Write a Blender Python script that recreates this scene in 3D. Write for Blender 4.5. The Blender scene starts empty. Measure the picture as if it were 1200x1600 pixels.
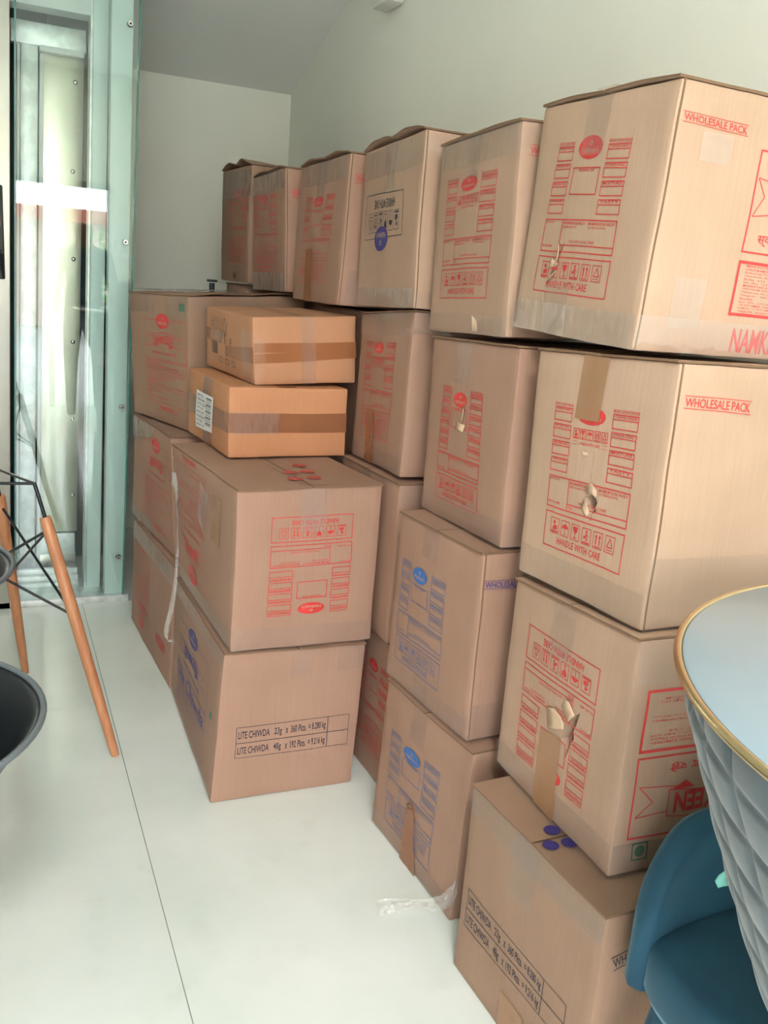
import bpy, bmesh, math, random
from mathutils import Vector, Matrix, noise

random.seed(7)
scene = bpy.context.scene
COL = scene.collection

# ------------------------------------------------------------------ camera
cam_d = bpy.data.cameras.new('camera')
cam = bpy.data.objects.new('camera', cam_d)
COL.objects.link(cam)
YAW, PITCH, ROLL = math.radians(24.469), math.radians(14.589), math.radians(4.575)
fw = Vector((math.sin(YAW) * math.cos(PITCH), math.cos(YAW) * math.cos(PITCH), -math.sin(PITCH)))
rt = Vector((math.cos(YAW), -math.sin(YAW), 0))
up = rt.cross(fw)
rt2 = math.cos(ROLL) * rt + math.sin(ROLL) * up
up2 = -math.sin(ROLL) * rt + math.cos(ROLL) * up
M4 = Matrix((rt2, up2, -fw)).transposed().to_4x4()
M4.translation = Vector((0, 0, 1.4))
cam.matrix_world = M4
cam_d.sensor_fit = 'HORIZONTAL'
cam_d.sensor_width = 36
cam_d.lens = 36 * 1378.1 / 1200
cam_d.clip_start = 0.02
scene.camera = cam

# ------------------------------------------------------------------ world, light, exposure
world = bpy.data.worlds.new('sky')
scene.world = world
world.use_nodes = True
wn = world.node_tree
wn.nodes.clear()
w_out = wn.nodes.new('ShaderNodeOutputWorld')
w_bg = wn.nodes.new('ShaderNodeBackground')
w_tc = wn.nodes.new('ShaderNodeTexCoord')
w_sep = wn.nodes.new('ShaderNodeSeparateXYZ')
w_ramp = wn.nodes.new('ShaderNodeValToRGB')
w_ramp.color_ramp.elements[0].position = 0.0
w_ramp.color_ramp.elements[0].color = (0.95, 0.97, 0.98, 1)
w_ramp.color_ramp.elements[1].position = 0.6
w_ramp.color_ramp.elements[1].color = (0.80, 0.90, 1.0, 1)
wn.links.new(w_tc.outputs['Generated'], w_sep.inputs[0])
wn.links.new(w_sep.outputs['Z'], w_ramp.inputs[0])
wn.links.new(w_ramp.outputs[0], w_bg.inputs[0])
wn.links.new(w_bg.outputs[0], w_out.inputs[0])
w_bg.inputs[1].default_value = 7.0

def area_light(name, loc, rot, sx, sy, power, color=(1, 1, 1)):
    l = bpy.data.lights.new(name, 'AREA')
    l.shape = 'RECTANGLE'; l.size = sx; l.size_y = sy; l.energy = power; l.color = color
    o = bpy.data.objects.new(name, l); COL.objects.link(o)
    o.location = loc; o.rotation_euler = rot
    return o

# the shopfront opening behind the camera, sampled as a light portal for the sky
portal = area_light('shopfront_daylight', (-.32, -1.58, 1.04), (math.radians(90), 0, 0), 2.8, 2.1, 1)
portal.data.cycles.is_portal = True
scene.view_settings.view_transform = 'Standard'
scene.view_settings.look = 'None'
scene.view_settings.gamma = 1
scene.view_settings.use_curve_mapping = False
scene.view_settings.exposure = 0.87

# ------------------------------------------------------------------ materials
MATS = {}
def new_mat(name):
    m = bpy.data.materials.new(name); m.use_nodes = True
    MATS[name] = m
    nt = m.node_tree
    return m, nt, nt.nodes['Principled BSDF']
def lin(r, g, b):
    def f(c):
        c /= 255.0
        return c / 12.92 if c <= 0.04045 else ((c + 0.055) / 1.055) ** 2.4
    return (f(r), f(g), f(b), 1)
def N(nt, t, **kw):
    n = nt.nodes.new('ShaderNode' + t)
    for k, v in kw.items():
        setattr(n, k, v)
    return n
def noise_col(nt, c1, c2, scale, detail=4, stretch=(1, 1, 1), lo=0.35, hi=0.65, coord='Object'):
    tc = N(nt, 'TexCoord'); mp = N(nt, 'Mapping'); mp.inputs['Scale'].default_value = stretch
    nz = N(nt, 'TexNoise'); nz.inputs['Scale'].default_value = scale; nz.inputs['Detail'].default_value = detail
    rp = N(nt, 'ValToRGB')
    rp.color_ramp.elements[0].position = lo; rp.color_ramp.elements[0].color = c1
    rp.color_ramp.elements[1].position = hi; rp.color_ramp.elements[1].color = c2
    nt.links.new(tc.outputs[coord], mp.inputs[0]); nt.links.new(mp.outputs[0], nz.inputs['Vector'])
    nt.links.new(nz.outputs['Fac'], rp.inputs[0])
    return rp, nz
def plain(name, col, rough=0.5, metal=0.0, spec=0.5, var=0.06, scale=6, stretch=(1, 1, 1), bump=0.0, bscale=60):
    m, nt, b = new_mat(name)
    c1 = tuple(max(0, x * (1 - var)) for x in col[:3]) + (1,)
    c2 = tuple(min(1, x * (1 + var)) for x in col[:3]) + (1,)
    rp, nz = noise_col(nt, c1, c2, scale, 4, stretch)
    nt.links.new(rp.outputs[0], b.inputs['Base Color'])
    b.inputs['Roughness'].default_value = rough
    b.inputs['Metallic'].default_value = metal
    b.inputs['Specular IOR Level'].default_value = spec
    if bump:
        n2 = N(nt, 'TexNoise'); n2.inputs['Scale'].default_value = bscale; n2.inputs['Detail'].default_value = 3
        bp = N(nt, 'Bump'); bp.inputs['Strength'].default_value = bump; bp.inputs['Distance'].default_value = 0.01
        tc = N(nt, 'TexCoord'); nt.links.new(tc.outputs['Object'], n2.inputs['Vector'])
        nt.links.new(n2.outputs['Fac'], bp.inputs['Height']); nt.links.new(bp.outputs[0], b.inputs['Normal'])
    return m

def cardboard(name, col):
    m, nt, b = new_mat(name)
    r, g, bl, _ = col
    # slow blotches of handling and damp
    rp, nz = noise_col(nt, (r * .90, g * .88, bl * .85, 1), (r * 1.05, g * 1.05, bl * 1.05, 1), 3.2, 3, (1, 1, 1), .3, .7)
    # fine vertical flutes of the corrugated liner
    rp2, nz2 = noise_col(nt, (.90, .90, .90, 1), (1.0, 1.0, 1.0, 1), 1.0, 2, (240, 240, 5), .25, .75)
    rp3, nz3 = noise_col(nt, (.955, .95, .945, 1), (1.0, 1.0, 1.0, 1), 420, 2, (1, 1, 1), .3, .7)
    mx = N(nt, 'MixRGB', blend_type='MULTIPLY'); mx.inputs[0].default_value = .65
    mx2 = N(nt, 'MixRGB', blend_type='MULTIPLY'); mx2.inputs[0].default_value = .8
    nt.links.new(rp.outputs[0], mx.inputs[1]); nt.links.new(rp2.outputs[0], mx.inputs[2])
    nt.links.new(mx.outputs[0], mx2.inputs[1]); nt.links.new(rp3.outputs[0], mx2.inputs[2])
    nt.links.new(mx2.outputs[0], b.inputs['Base Color'])
    b.inputs['Roughness'].default_value = .62
    b.inputs['Specular IOR Level'].default_value = .28
    bp = N(nt, 'Bump'); bp.inputs['Strength'].default_value = .12; bp.inputs['Distance'].default_value = .004
    nt.links.new(nz2.outputs['Fac'], bp.inputs['Height']); nt.links.new(bp.outputs[0], b.inputs['Normal'])
    return m

cardboard('card_tan', lin(180, 150, 129))
cardboard('card_beige', lin(190, 161, 138))
cardboard('card_pink_dim', lin(166, 132, 113))  # pinker kraft, also darkened for the dimmer light on low and far stacks
cardboard('card_brown_dim', lin(158, 128, 107))  # brown kraft, likewise darkened for cartons in dimmer light
cardboard('card_orange', lin(196, 140, 102))
cardboard('card_amber', lin(190, 140, 106))
plain('card_core', lin(120, 92, 68), .8)
plain('ink_red', lin(202, 60, 56), .5, var=.10, scale=40)
plain('ink_blue', lin(46, 102, 168), .5, var=.10, scale=40)
plain('ink_slate', lin(84, 104, 140), .5, var=.10, scale=40)
plain('ink_purple', lin(58, 50, 120), .5, var=.10, scale=40)
plain('ink_black', lin(46, 44, 58), .5, var=.12, scale=40)
plain('ink_green', lin(40, 110, 80), .5)
plain('ink_pale', lin(226, 150, 140), .5)
plain('paper_white', lin(232, 230, 226), .55)
plain('paper_torn', lin(198, 168, 140), .8)

def film(name, tint, gloss_min, milk, rough, bump, bscale, stretch=(1, 1, 1)):
    m, nt, b = new_mat(name)
    nt.nodes.remove(b)
    out = nt.nodes['Material Output']
    tr = N(nt, 'BsdfTransparent'); tr.inputs[0].default_value = tint
    gl = N(nt, 'BsdfGlossy'); gl.inputs['Roughness'].default_value = rough; gl.inputs[0].default_value = (1, 1, 1, 1)
    df = N(nt, 'BsdfDiffuse'); df.inputs[0].default_value = (.85, .85, .83, 1)
    tc = N(nt, 'TexCoord'); mp = N(nt, 'Mapping'); mp.inputs['Scale'].default_value = stretch
    nz = N(nt, 'TexNoise'); nz.inputs['Scale'].default_value = bscale; nz.inputs['Detail'].default_value = 1
    bp = N(nt, 'Bump'); bp.inputs['Strength'].default_value = bump; bp.inputs['Distance'].default_value = .006
    nt.links.new(tc.outputs['Object'], mp.inputs[0]); nt.links.new(mp.outputs[0], nz.inputs['Vector'])
    nt.links.new(nz.outputs['Fac'], bp.inputs['Height'])
    nt.links.new(bp.outputs[0], gl.inputs['Normal'])
    fr = N(nt, 'Fresnel'); fr.inputs[0].default_value = 1.45
    nt.links.new(bp.outputs[0], fr.inputs['Normal'])
    ad = N(nt, 'Math', operation='ADD'); ad.inputs[1].default_value = gloss_min; ad.use_clamp = True
    fm = N(nt, 'Math', operation='MULTIPLY'); fm.inputs[1].default_value = .28
    nt.links.new(fr.outputs[0], fm.inputs[0]); nt.links.new(fm.outputs[0], ad.inputs[0])
    m1 = N(nt, 'MixShader'); m1.inputs[0].default_value = milk
    nt.links.new(tr.outputs[0], m1.inputs[1]); nt.links.new(df.outputs[0], m1.inputs[2])
    m2 = N(nt, 'MixShader')
    nt.links.new(ad.outputs[0], m2.inputs[0]); nt.links.new(m1.outputs[0], m2.inputs[1]); nt.links.new(gl.outputs[0], m2.inputs[2])
    nt.links.new(m2.outputs[0], out.inputs['Surface'])
    return m
film('tape_clear', (1, .995, .985, 1), .022, .05, .10, .22, 30, (1, 1, .35))
film('wrap_film', (1, 1, 1, 1), .075, .07, .09, .9, 26, (1, 1, .5))
film('tape_loose', (.97, .96, .93, 1), .03, .26, .16, .6, 40)

def browntape(name, col, bump=.25):
    m, nt, b = new_mat(name)
    rp, nz = noise_col(nt, tuple(c * .88 for c in col[:3]) + (1,), col, 9, 3, (1, 1, .3))
    nt.links.new(rp.outputs[0], b.inputs['Base Color'])
    b.inputs['Roughness'].default_value = .22
    b.inputs['Alpha'].default_value = .78
    n2 = N(nt, 'TexNoise'); n2.inputs['Scale'].default_value = 40
    tc = N(nt, 'TexCoord'); nt.links.new(tc.outputs['Object'], n2.inputs['Vector'])
    bp = N(nt, 'Bump'); bp.inputs['Strength'].default_value = bump; bp.inputs['Distance'].default_value = .005
    nt.links.new(n2.outputs['Fac'], bp.inputs['Height']); nt.links.new(bp.outputs[0], b.inputs['Normal'])
browntape('tape_brown', lin(172, 130, 96))
browntape('tape_amber', lin(172, 112, 72))
browntape('tape_dark', lin(158, 104, 72))

# walls
plain('wall_cream', lin(245, 246, 234), .75, var=.015, scale=2, spec=.2, bump=.02, bscale=90)
plain('wall_unseen', lin(176, 168, 156), .6, var=.1, scale=3)  # unseen left wall, toned to limit bounce onto the aisle faces
plain('ceiling_grey', lin(238, 240, 234), .8, var=.015, scale=1.5, spec=.2)

# glossy marble floor
m, nt, b = new_mat('floor_marble')
rp, nz = noise_col(nt, lin(212, 219, 211), lin(228, 232, 225), 2.2, 8, (1, 1, 1), .35, .66, 'Generated')
tc = [n for n in nt.nodes if n.type == 'TEX_COORD'][0]
geo = N(nt, 'NewGeometry')
mp = [n for n in nt.nodes if n.type == 'MAPPING'][0]
nt.links.new(geo.outputs['Position'], mp.inputs[0])
n3 = N(nt, 'TexNoise'); n3.inputs['Scale'].default_value = 9; n3.inputs['Detail'].default_value = 6
nt.links.new(geo.outputs['Position'], n3.inputs['Vector'])
rp3 = N(nt, 'ValToRGB')
rp3.color_ramp.elements[0].position = .28; rp3.color_ramp.elements[0].color = (.90, .89, .87, 1)
rp3.color_ramp.elements[1].position = .42; rp3.color_ramp.elements[1].color = (1, 1, 1, 1)
nt.links.new(n3.outputs['Fac'], rp3.inputs[0])
mx = N(nt, 'MixRGB', blend_type='MULTIPLY'); mx.inputs[0].default_value = .5
nt.links.new(rp.outputs[0], mx.inputs[1]); nt.links.new(rp3.outputs[0], mx.inputs[2])
nt.links.new(mx.outputs[0], b.inputs['Base Color'])
b.inputs['Roughness'].default_value = .13
b.inputs['Specular IOR Level'].default_value = .5
plain('grout', lin(176, 180, 172), .8)

# lift
plain('lift_paint', lin(222, 236, 231), .3, var=.03, scale=3, spec=.5)
plain('galvanised', lin(226, 231, 229), .38, metal=.55, var=.12, scale=26)
plain('brushed_steel', lin(214, 208, 190), .30, metal=.85, var=.08, scale=5)
plain('door_steel', lin(200, 200, 192), .28, metal=.9, var=.06, scale=3)
plain('shaft_dark', lin(40, 58, 66), .5)
plain('beam_white', lin(232, 236, 232), .45)
plain('screw_steel', lin(200, 200, 196), .22, metal=1.0)
plain('glass_edge', lin(70, 128, 116), .15)
m, nt, b = new_mat('display_black'); b.inputs['Base Color'].default_value = (.012, .012, .014, 1); b.inputs['Roughness'].default_value = .06
m, nt, b = new_mat('lift_glass'); nt.nodes.remove(b)
out = nt.nodes['Material Output']
tr = N(nt, 'BsdfTransparent'); tr.inputs[0].default_value = (.93, .98, .965, 1)
gl = N(nt, 'BsdfGlossy'); gl.inputs['Roughness'].default_value = 0.0
fr = N(nt, 'Fresnel'); fr.inputs[0].default_value = 1.62
mu = N(nt, 'Math', operation='MULTIPLY'); mu.inputs[1].default_value = 1.1; mu.use_clamp = True
ms = N(nt, 'MixShader')
nt.links.new(fr.outputs[0], mu.inputs[0]); nt.links.new(mu.outputs[0], ms.inputs[0])
nt.links.new(tr.outputs[0], ms.inputs[1]); nt.links.new(gl.outputs[0], ms.inputs[2])
nt.links.new(ms.outputs[0], out.inputs['Surface'])

m, nt, b = new_mat('fill_white'); b.inputs['Emission Color'].default_value = (1, .98, .95, 1); b.inputs['Emission Strength'].default_value = 40  # glow of the fill light added in the shaft
m, nt, b = new_mat('fill_panel'); b.inputs['Emission Color'].default_value = (1, .975, .95, 1); b.inputs['Emission Strength'].default_value = 52  # glow of the fill light added at the ceiling
# furniture
m, nt, b = new_mat('beech')
rp, nz = noise_col(nt, lin(176, 116, 80), lin(196, 138, 98), 1.0, 4, (60, 60, 6), .3, .7)
nt.links.new(rp.outputs[0], b.inputs['Base Color']); b.inputs['Roughness'].default_value = .42
plain('black_wire', lin(34, 38, 40), .35, metal=.4)
plain('black_plastic', lin(22, 26, 30), .36, var=.05)
plain('grey_rim', lin(96, 104, 108), .45)
m, nt, b = new_mat('velvet_blue')
rp, nz = noise_col(nt, lin(10, 54, 74), lin(20, 76, 96), 7, 3, (1, 1, 1), .3, .7)
nt.links.new(rp.outputs[0], b.inputs['Base Color']); b.inputs['Roughness'].default_value = .8
b.inputs['Sheen Weight'].default_value = .3; b.inputs['Sheen Roughness'].default_value = .4; b.inputs['Sheen Tint'].default_value = (.5, .8, .95, 1)
m, nt, b = new_mat('quilt_grey')
rp, nz = noise_col(nt, lin(70, 81, 86), lin(87, 98, 102), 9, 3)
nt.links.new(rp.outputs[0], b.inputs['Base Color']); b.inputs['Roughness'].default_value = .6
b.inputs['Sheen Weight'].default_value = .3
plain('top_pale', lin(140, 157, 166), .12, var=.02, scale=5)
plain('gold', lin(214, 192, 150), .25, metal=1.0, var=.04)
plain('mint', lin(120, 190, 176), .7)
plain('device_white', lin(236, 236, 230), .4)
plain('device_red', lin(200, 40, 50), .35)
plain('leaf', lin(96, 150, 62), .6, var=.4, scale=14)
plain('bark', lin(90, 70, 52), .8)
plain('outside_ground', lin(186, 184, 176), .9)
plain('plaster_pink', lin(214, 190, 176), .8)
plain('roof_tile', lin(186, 110, 92), .8)
plain('shirt_navy', lin(40, 58, 86), .8)
plain('trouser_grey', lin(52, 56, 64), .8)
plain('skin', lin(150, 104, 80), .55)
plain('hair_black', lin(24, 22, 22), .6)

# ------------------------------------------------------------------ mesh helpers
def link_mesh(name, verts, faces, mats, parent=None, loc=(0, 0, 0), midx=None, smooth=None):
    me = bpy.data.meshes.new(name)
    me.from_pydata(verts, [], faces)
    if isinstance(mats, str):
        mats = [mats]
    for mm in mats:
        me.materials.append(MATS[mm])
    if midx:
        me.polygons.foreach_set('material_index', midx)
    me.update()
    if smooth is not None:
        me.polygons.foreach_set('use_smooth', [True] * len(me.polygons))
        me.set_sharp_from_angle(angle=math.radians(smooth))
    o = bpy.data.objects.new(name, me)
    COL.objects.link(o)
    o.location = loc
    if parent:
        o.parent = parent
    return o
def from_bm(name, bm, mats, parent=None, loc=(0, 0, 0), smooth=None):
    me = bpy.data.meshes.new(name)
    bmesh.ops.recalc_face_normals(bm, faces=bm.faces)
    bm.to_mesh(me); bm.free()
    if isinstance(mats, str):
        mats = [mats]
    for mm in mats:
        me.materials.append(MATS[mm])
    if smooth is not None:
        me.polygons.foreach_set('use_smooth', [True] * len(me.polygons))
        me.set_sharp_from_angle(angle=math.radians(smooth))
    o = bpy.data.objects.new(name, me)
    COL.objects.link(o)
    o.location = loc
    if parent:
        o.parent = parent
    return o
def empty(name, loc, label=None, cat=None, group=None):
    o = bpy.data.objects.new(name, None)
    COL.objects.link(o); o.location = loc; o.empty_display_size = .1
    if label: o['label'] = label
    if cat: o['category'] = cat
    if group: o['group'] = group
    return o
def struct(o, label=None, cat=None):
    o['kind'] = 'structure'
    if label: o['label'] = label
    if cat: o['category'] = cat
    return o
def bm_box(bm, x0, x1, y0, y1, z0, z1, dx=0.0, bevel=0.0):
    """axis box; dx shifts the top in x (a post slightly out of plumb)"""
    vs = [bm.verts.new(p) for p in ((x0, y0, z0), (x1, y0, z0), (x1, y1, z0), (x0, y1, z0),
                                    (x0 + dx, y0, z1), (x1 + dx, y0, z1), (x1 + dx, y1, z1), (x0 + dx, y1, z1))]
    fs = [bm.faces.new([vs[i] for i in q]) for q in ((0, 3, 2, 1), (4, 5, 6, 7), (0, 1, 5, 4), (1, 2, 6, 5), (2, 3, 7, 6), (3, 0, 4, 7))]
    if bevel:
        es = list({e for f in fs for e in f.edges})
        bmesh.ops.bevel(bm, geom=es, offset=bevel, segments=2, affect='EDGES', profile=.6)
def box(name, x0, x1, y0, y1, z0, z1, mat, parent=None, dx=0.0, bevel=0.0, loc=None):
    bm = bmesh.new()
    if loc is None:
        loc = parent.location if parent else Vector((0, 0, 0))
    bm_box(bm, x0 - loc[0], x1 - loc[0], y0 - loc[1], y1 - loc[1], z0 - loc[2], z1 - loc[2], dx, bevel)
    return from_bm(name, bm, mat, parent, (0, 0, 0) if parent else loc, 40 if bevel else None)
def bm_tube(bm, pts, radii, n=12, cap=True):
    pts = [Vector(p) for p in pts]
    rings = []
    ref = None
    for i, p in enumerate(pts):
        t = (pts[min(i + 1, len(pts) - 1)] - pts[max(i - 1, 0)]).normalized()
        if ref is None:
            ref = Vector((0, 0, 1)) if abs(t.z) < .9 else Vector((1, 0, 0))
        a = t.cross(ref).normalized(); b_ = t.cross(a).normalized()
        ref = -(t.cross(a)).normalized() if False else ref
        r = radii[i] if isinstance(radii, (list, tuple)) else radii
        rings.append([bm.verts.new(p + r * (math.cos(2 * math.pi * k / n) * a + math.sin(2 * math.pi * k / n) * b_)) for k in range(n)])
    for i in range(len(rings) - 1):
        for k in range(n):
            bm.faces.new((rings[i][k], rings[i][(k + 1) % n], rings[i + 1][(k + 1) % n], rings[i + 1][k]))
    if cap:
        bm.faces.new(rings[0]); bm.faces.new(list(reversed(rings[-1])))
def tube(name, pts, radii, mat, parent=None, n=12):
    bm = bmesh.new()
    loc = parent.location if parent else Vector((0, 0, 0))
    bm_tube(bm, [Vector(p) - loc for p in pts], radii, n)
    return from_bm(name, bm, mat, parent, (0, 0, 0), 50)
def lathe(name, prof, c, mat, parent=None, n=64, fn=None, smooth=45):
    """prof: list of (r,z); c world centre (x,y)"""
    loc = parent.location if parent else Vector((0, 0, 0))
    verts, faces = [], []
    for j, (r, z) in enumerate(prof):
        for k in range(n):
            a = 2 * math.pi * k / n
            rr = r + (fn(a, z, r) if fn else 0)
            verts.append((c[0] + rr * math.cos(a) - loc[0], c[1] + rr * math.sin(a) - loc[1], z - loc[2]))
    for j in range(len(prof) - 1):
        for k in range(n):
            faces.append((j * n + k, j * n + (k + 1) % n, (j + 1) * n + (k + 1) % n, (j + 1) * n + k))
    faces.append(tuple(reversed(range(n)))); faces.append(tuple(range((len(prof) - 1) * n, len(prof) * n)))
    o = link_mesh(name, verts, faces, mat, parent, (0, 0, 0), None, smooth)
    return o

# ------------------------------------------------------------------ the room
XW, YB, XL, YF = 1.45, 4.75, -3.4, -1.6
CZ = 3.0
YS = 4.75 - (CZ - 2.29) / .335          # where the sloping soffit reaches the flat ceiling

fl = struct(box('floor', XL, XW + .1, YF - .1, YB + .1, -.06, -.008, 'grout'))
TW, TL_, GAP = .80, 2.80, .0007
tile_me = None
xk = .312 - TW * 6
while xk < XW + .05:
    yk = -1.95 - TL_
    while yk < YB:
        x0, x1 = max(xk, XL), min(xk + TW, XW + .05)
        y0, y1 = max(yk, YF), min(yk + TL_, YB + .05)
        if x1 - x0 > .02 and y1 - y0 > .02:
            bm = bmesh.new()
            bm_box(bm, x0 + GAP, x1 - GAP, y0 + GAP, y1 - GAP, -.008, 0.0, 0, .0008)
            from_bm('tile', bm, 'floor_marble', fl)
        yk += TL_
    xk += TW

struct(box('wall_right', XW, XW + .12, YF, YB + .12, 0, CZ + .1, 'wall_cream'))
struct(box('wall_back', XL, XW, YB, YB + .12, 0, CZ + .1, 'wall_cream'))
struct(box('wall_left', XL - .12, XL, YF, YB + .12, 0, CZ + .1, 'wall_unseen'))
wf = struct(box('wall_front', XL, XW, YF - .15, YF, 2.07, CZ + .1, 'wall_cream'))
box('pier', 1.07, XW, YF - .15, YF, 0, 2.07, 'wall_cream', wf)
box('pier', XL, -1.70, YF - .15, YF, 0, 2.07, 'wall_cream', wf)  # unseen pier, widened to keep window light off the aisle faces
# ceiling: flat part and the soffit that slopes down to the back wall
verts = [(XL, YF, CZ), (XW, YF, CZ), (XW, YS, CZ), (XL, YS, CZ), (XW, YB, 2.29), (XL, YB, 2.29),
         (XL, YF, CZ + .1), (XW, YF, CZ + .1), (XW, YS, CZ + .1), (XL, YS, CZ + .1), (XW, YB, 2.4), (XL, YB, 2.4)]
faces = [(0, 3, 2, 1), (3, 5, 4, 2), (6, 7, 8, 9), (9, 8, 10, 11), (0, 1, 7, 6), (1, 2, 8, 7), (2, 4, 10, 8), (4, 5, 11, 10), (5, 3, 9, 11), (3, 0, 6, 9)]
struct(link_mesh('ceiling', verts, faces, 'ceiling_grey'))
# aluminium mullions of the shopfront behind the camera
w1 = empty('window_1', (-.3, YF - .05, 0)); struct(w1)
for x in (-1.68, -.75, .51, 1.045):
    box('mullion', x - .025, x + .025, YF - .09, YF - .03, 0.0, 2.07, 'galvanised', w1)
box('transom', -1.7, 1.07, YF - .09, YF - .03, 2.02, 2.07, 'galvanised', w1)

# added fill light out of view, brightening the near cartons, wall and floor
for cx, lab in ((-.2, 'added square fill light at the ceiling near the shopfront'),):
    cl = empty('ceiling_fill', (cx, -1.0, CZ - .03), lab, 'fill light')
    box('diffuser', cx - .28, cx + .28, -1.28, -.72, CZ - .022, CZ - .012, 'fill_panel', cl)
    for a, b_, c, d in ((-.31, .31, -1.31, -1.28), (-.31, .31, -.72, -.69), (-.31, -.28, -1.28, -.72), (.28, .31, -1.28, -.72)):
        box('frame', cx + a, cx + b_, c, d, CZ - .03, CZ, 'beam_white', cl)

# small white alarm unit with a red lamp on the right wall
dv = empty('alarm_unit', (XW, 3.44, 2.38), 'small white alarm box with a red dot high on the right wall', 'alarm')
box('housing', XW - .075, XW, 3.36, 3.52, 2.405, 2.58, 'device_white', dv, 0, .018)
bm = bmesh.new()
bmesh.ops.create_uvsphere(bm, u_segments=20, v_segments=10, radius=.026, matrix=Matrix.Translation((-.077, .04, .085)) @ Matrix.Diagonal((.35, 1, 1, 1)))
from_bm('red_lamp', bm, 'device_red', dv, smooth=60)

# black metal stand whose head shows behind the piled cartons
bs = empty('metal_stand', (.910, 4.05, 0), 'thin black metal stand showing behind the piled cartons near the back wall', 'stand')
tube('pole', [(.910, 4.05, .02), (.910, 4.05, 1.335)], .012, 'shaft_dark', bs, 12)
box('head_bar', .890, .930, 4.03, 4.07, 1.340, 1.350, 'shaft_dark', bs, 0, .003)
lathe('foot_disc', [(.12, 0.0), (.12, .012), (.02, .024)], (.910, 4.05), 'shaft_dark', bs, 32)

# ------------------------------------------------------------------ the lift enclosure
lift = empty('lift_enclosure', (0.1, 3.7, 0), 'glass fronted passenger lift with steel frame beside the back wall', 'lift')
LZ = 2.9
def leanbox(name, xb, xt, w, y0, y1, mat, z0=0.0, z1=LZ, bevel=0.003, parent=None):
    # xb: left x at floor, xt: left x at z=2.33
    k = (xt - xb) / 2.33
    return box(name, xb + k * z0, xb + k * z0 + w, y0, y1, z0, z1, mat, parent or lift, k * (z1 - z0), bevel, loc=lift.location)
# floor sill frame
box('sill_frame', -.95, .50, 3.655, 3.90, 0.0, .028, 'galvanised', lift, 0, .003)
for i, zz in enumerate((.03, .052, .074)):
    box('threshold_rail', .055, .31, 3.80 + .03 * i, 3.825 + .03 * i, .028, zz + .018, 'galvanised', lift, 0, .002)
# glass pane with a green ground edge
gp = leanbox('glass_pane', .056, .115, .418, 3.660, 3.670, 'lift_glass', .02, LZ, 0)
leanbox('glass_edge_strip', .472, .532, .006, 3.659, 3.671, 'glass_edge', .02, LZ, 0)
leanbox('glass_edge_strip', .050, .109, .006, 3.657, 3.673, 'glass_edge', .02, LZ, 0)
# front corner post, painted, with cap screws
post = leanbox('corner_post', .402, .434, .082, 3.685, 3.745, 'lift_paint', .02, LZ, .012)
for z in (.195, .83, 1.47, 2.235):
    x = .458 + (z - .195) / 2.04 * .040
    bm = bmesh.new()
    mt = Matrix.Translation((x - lift.location.x, 3.658 - lift.location.y, z)) @ Matrix.Rotation(math.radians(90), 4, 'X')
    bmesh.ops.create_cone(bm, cap_ends=True, segments=18, radius1=.0115, radius2=.009, depth=.010, matrix=mt)
    s = from_bm('cap_screw', bm, 'screw_steel', lift, smooth=40)
    bm = bmesh.new()
    bmesh.ops.create_cone(bm, cap_ends=True, segments=6, radius1=.004, radius2=.004, depth=.003, matrix=Matrix.Translation((0, -.0055, 0)) @ mt)
    from_bm('hex_socket', bm, 'shaft_dark', s)
# second post behind, with a rounded front lip
leanbox('guide_post', .336, .380, .060, 3.775, 3.835, 'lift_paint', .02, LZ, .010)
leanbox('guide_lip', .328, .372, .010, 3.765, 3.85, 'galvanised', .02, LZ, .003)
# dark gap inside the shaft
box('shaft_back', -.95, .50, 4.30, 4.33, 0, LZ, 'shaft_dark', lift)
box('shaft_side', .475, .50, 3.85, 4.30, 0, LZ, 'shaft_dark', lift)
# cabin: galvanised stile, bright strip, stainless panel with screws
leanbox('thin_stile', .062, .126, .010, 3.93, 3.955, 'lift_paint', .10, 2.16)
leanbox('galvanised_stile', .076, .139, .062, 3.945, 3.975, 'galvanised', .0, 2.20, .004)
leanbox('bright_strip', .145, .206, .014, 3.935, 3.975, 'beam_white', .10, 2.14, .003)
pan = leanbox('steel_panel', .160, .216, .152, 3.955, 3.975, 'brushed_steel', .23, 2.15, .002)
for x, z in ((.334, 2.059), (.321, 1.729), (.320, 1.391), (.314, 1.056), (.308, .732), (.305, .394)):
    bm = bmesh.new()
    bmesh.ops.create_uvsphere(bm, u_segments=14, v_segments=8, radius=.009,
                              matrix=Matrix.Translation((x - lift.location.x - .004, 3.955 - lift.location.y, z)) @ Matrix.Diagonal((1, .5, 1, 1)))
    from_bm('panel_screw', bm, 'screw_steel', lift, smooth=60)
leanbox('lower_panel', .160, .164, .148, 3.945, 3.975, 'galvanised', .13, .225, .003)
leanbox('kick_plate', .066, .069, .245, 3.955, 3.975, 'door_steel', .0, .13, .003)
# header: galvanised lintel, hanger bar, white beam with its small lettering
box('lintel', .10, .37, 3.935, 3.975, 2.165, 2.245, 'galvanised', lift, 0, .003)
box('lintel_flange', .20, .362, 3.92, 3.975, 2.145, 2.166, 'beam_white', lift, 0, .002)
box('cabin_roof_gap', .10, .372, 3.99, 4.02, 2.24, 2.42, 'shaft_dark', lift)
box('hanger_bar', .232, .240, 3.945, 3.985, 2.20, 2.40, 'shaft_dark', lift)
box('header_beam', .06, .376, 3.78, 3.88, 2.265, 2.42, 'beam_white', lift, 0, .004)
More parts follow.
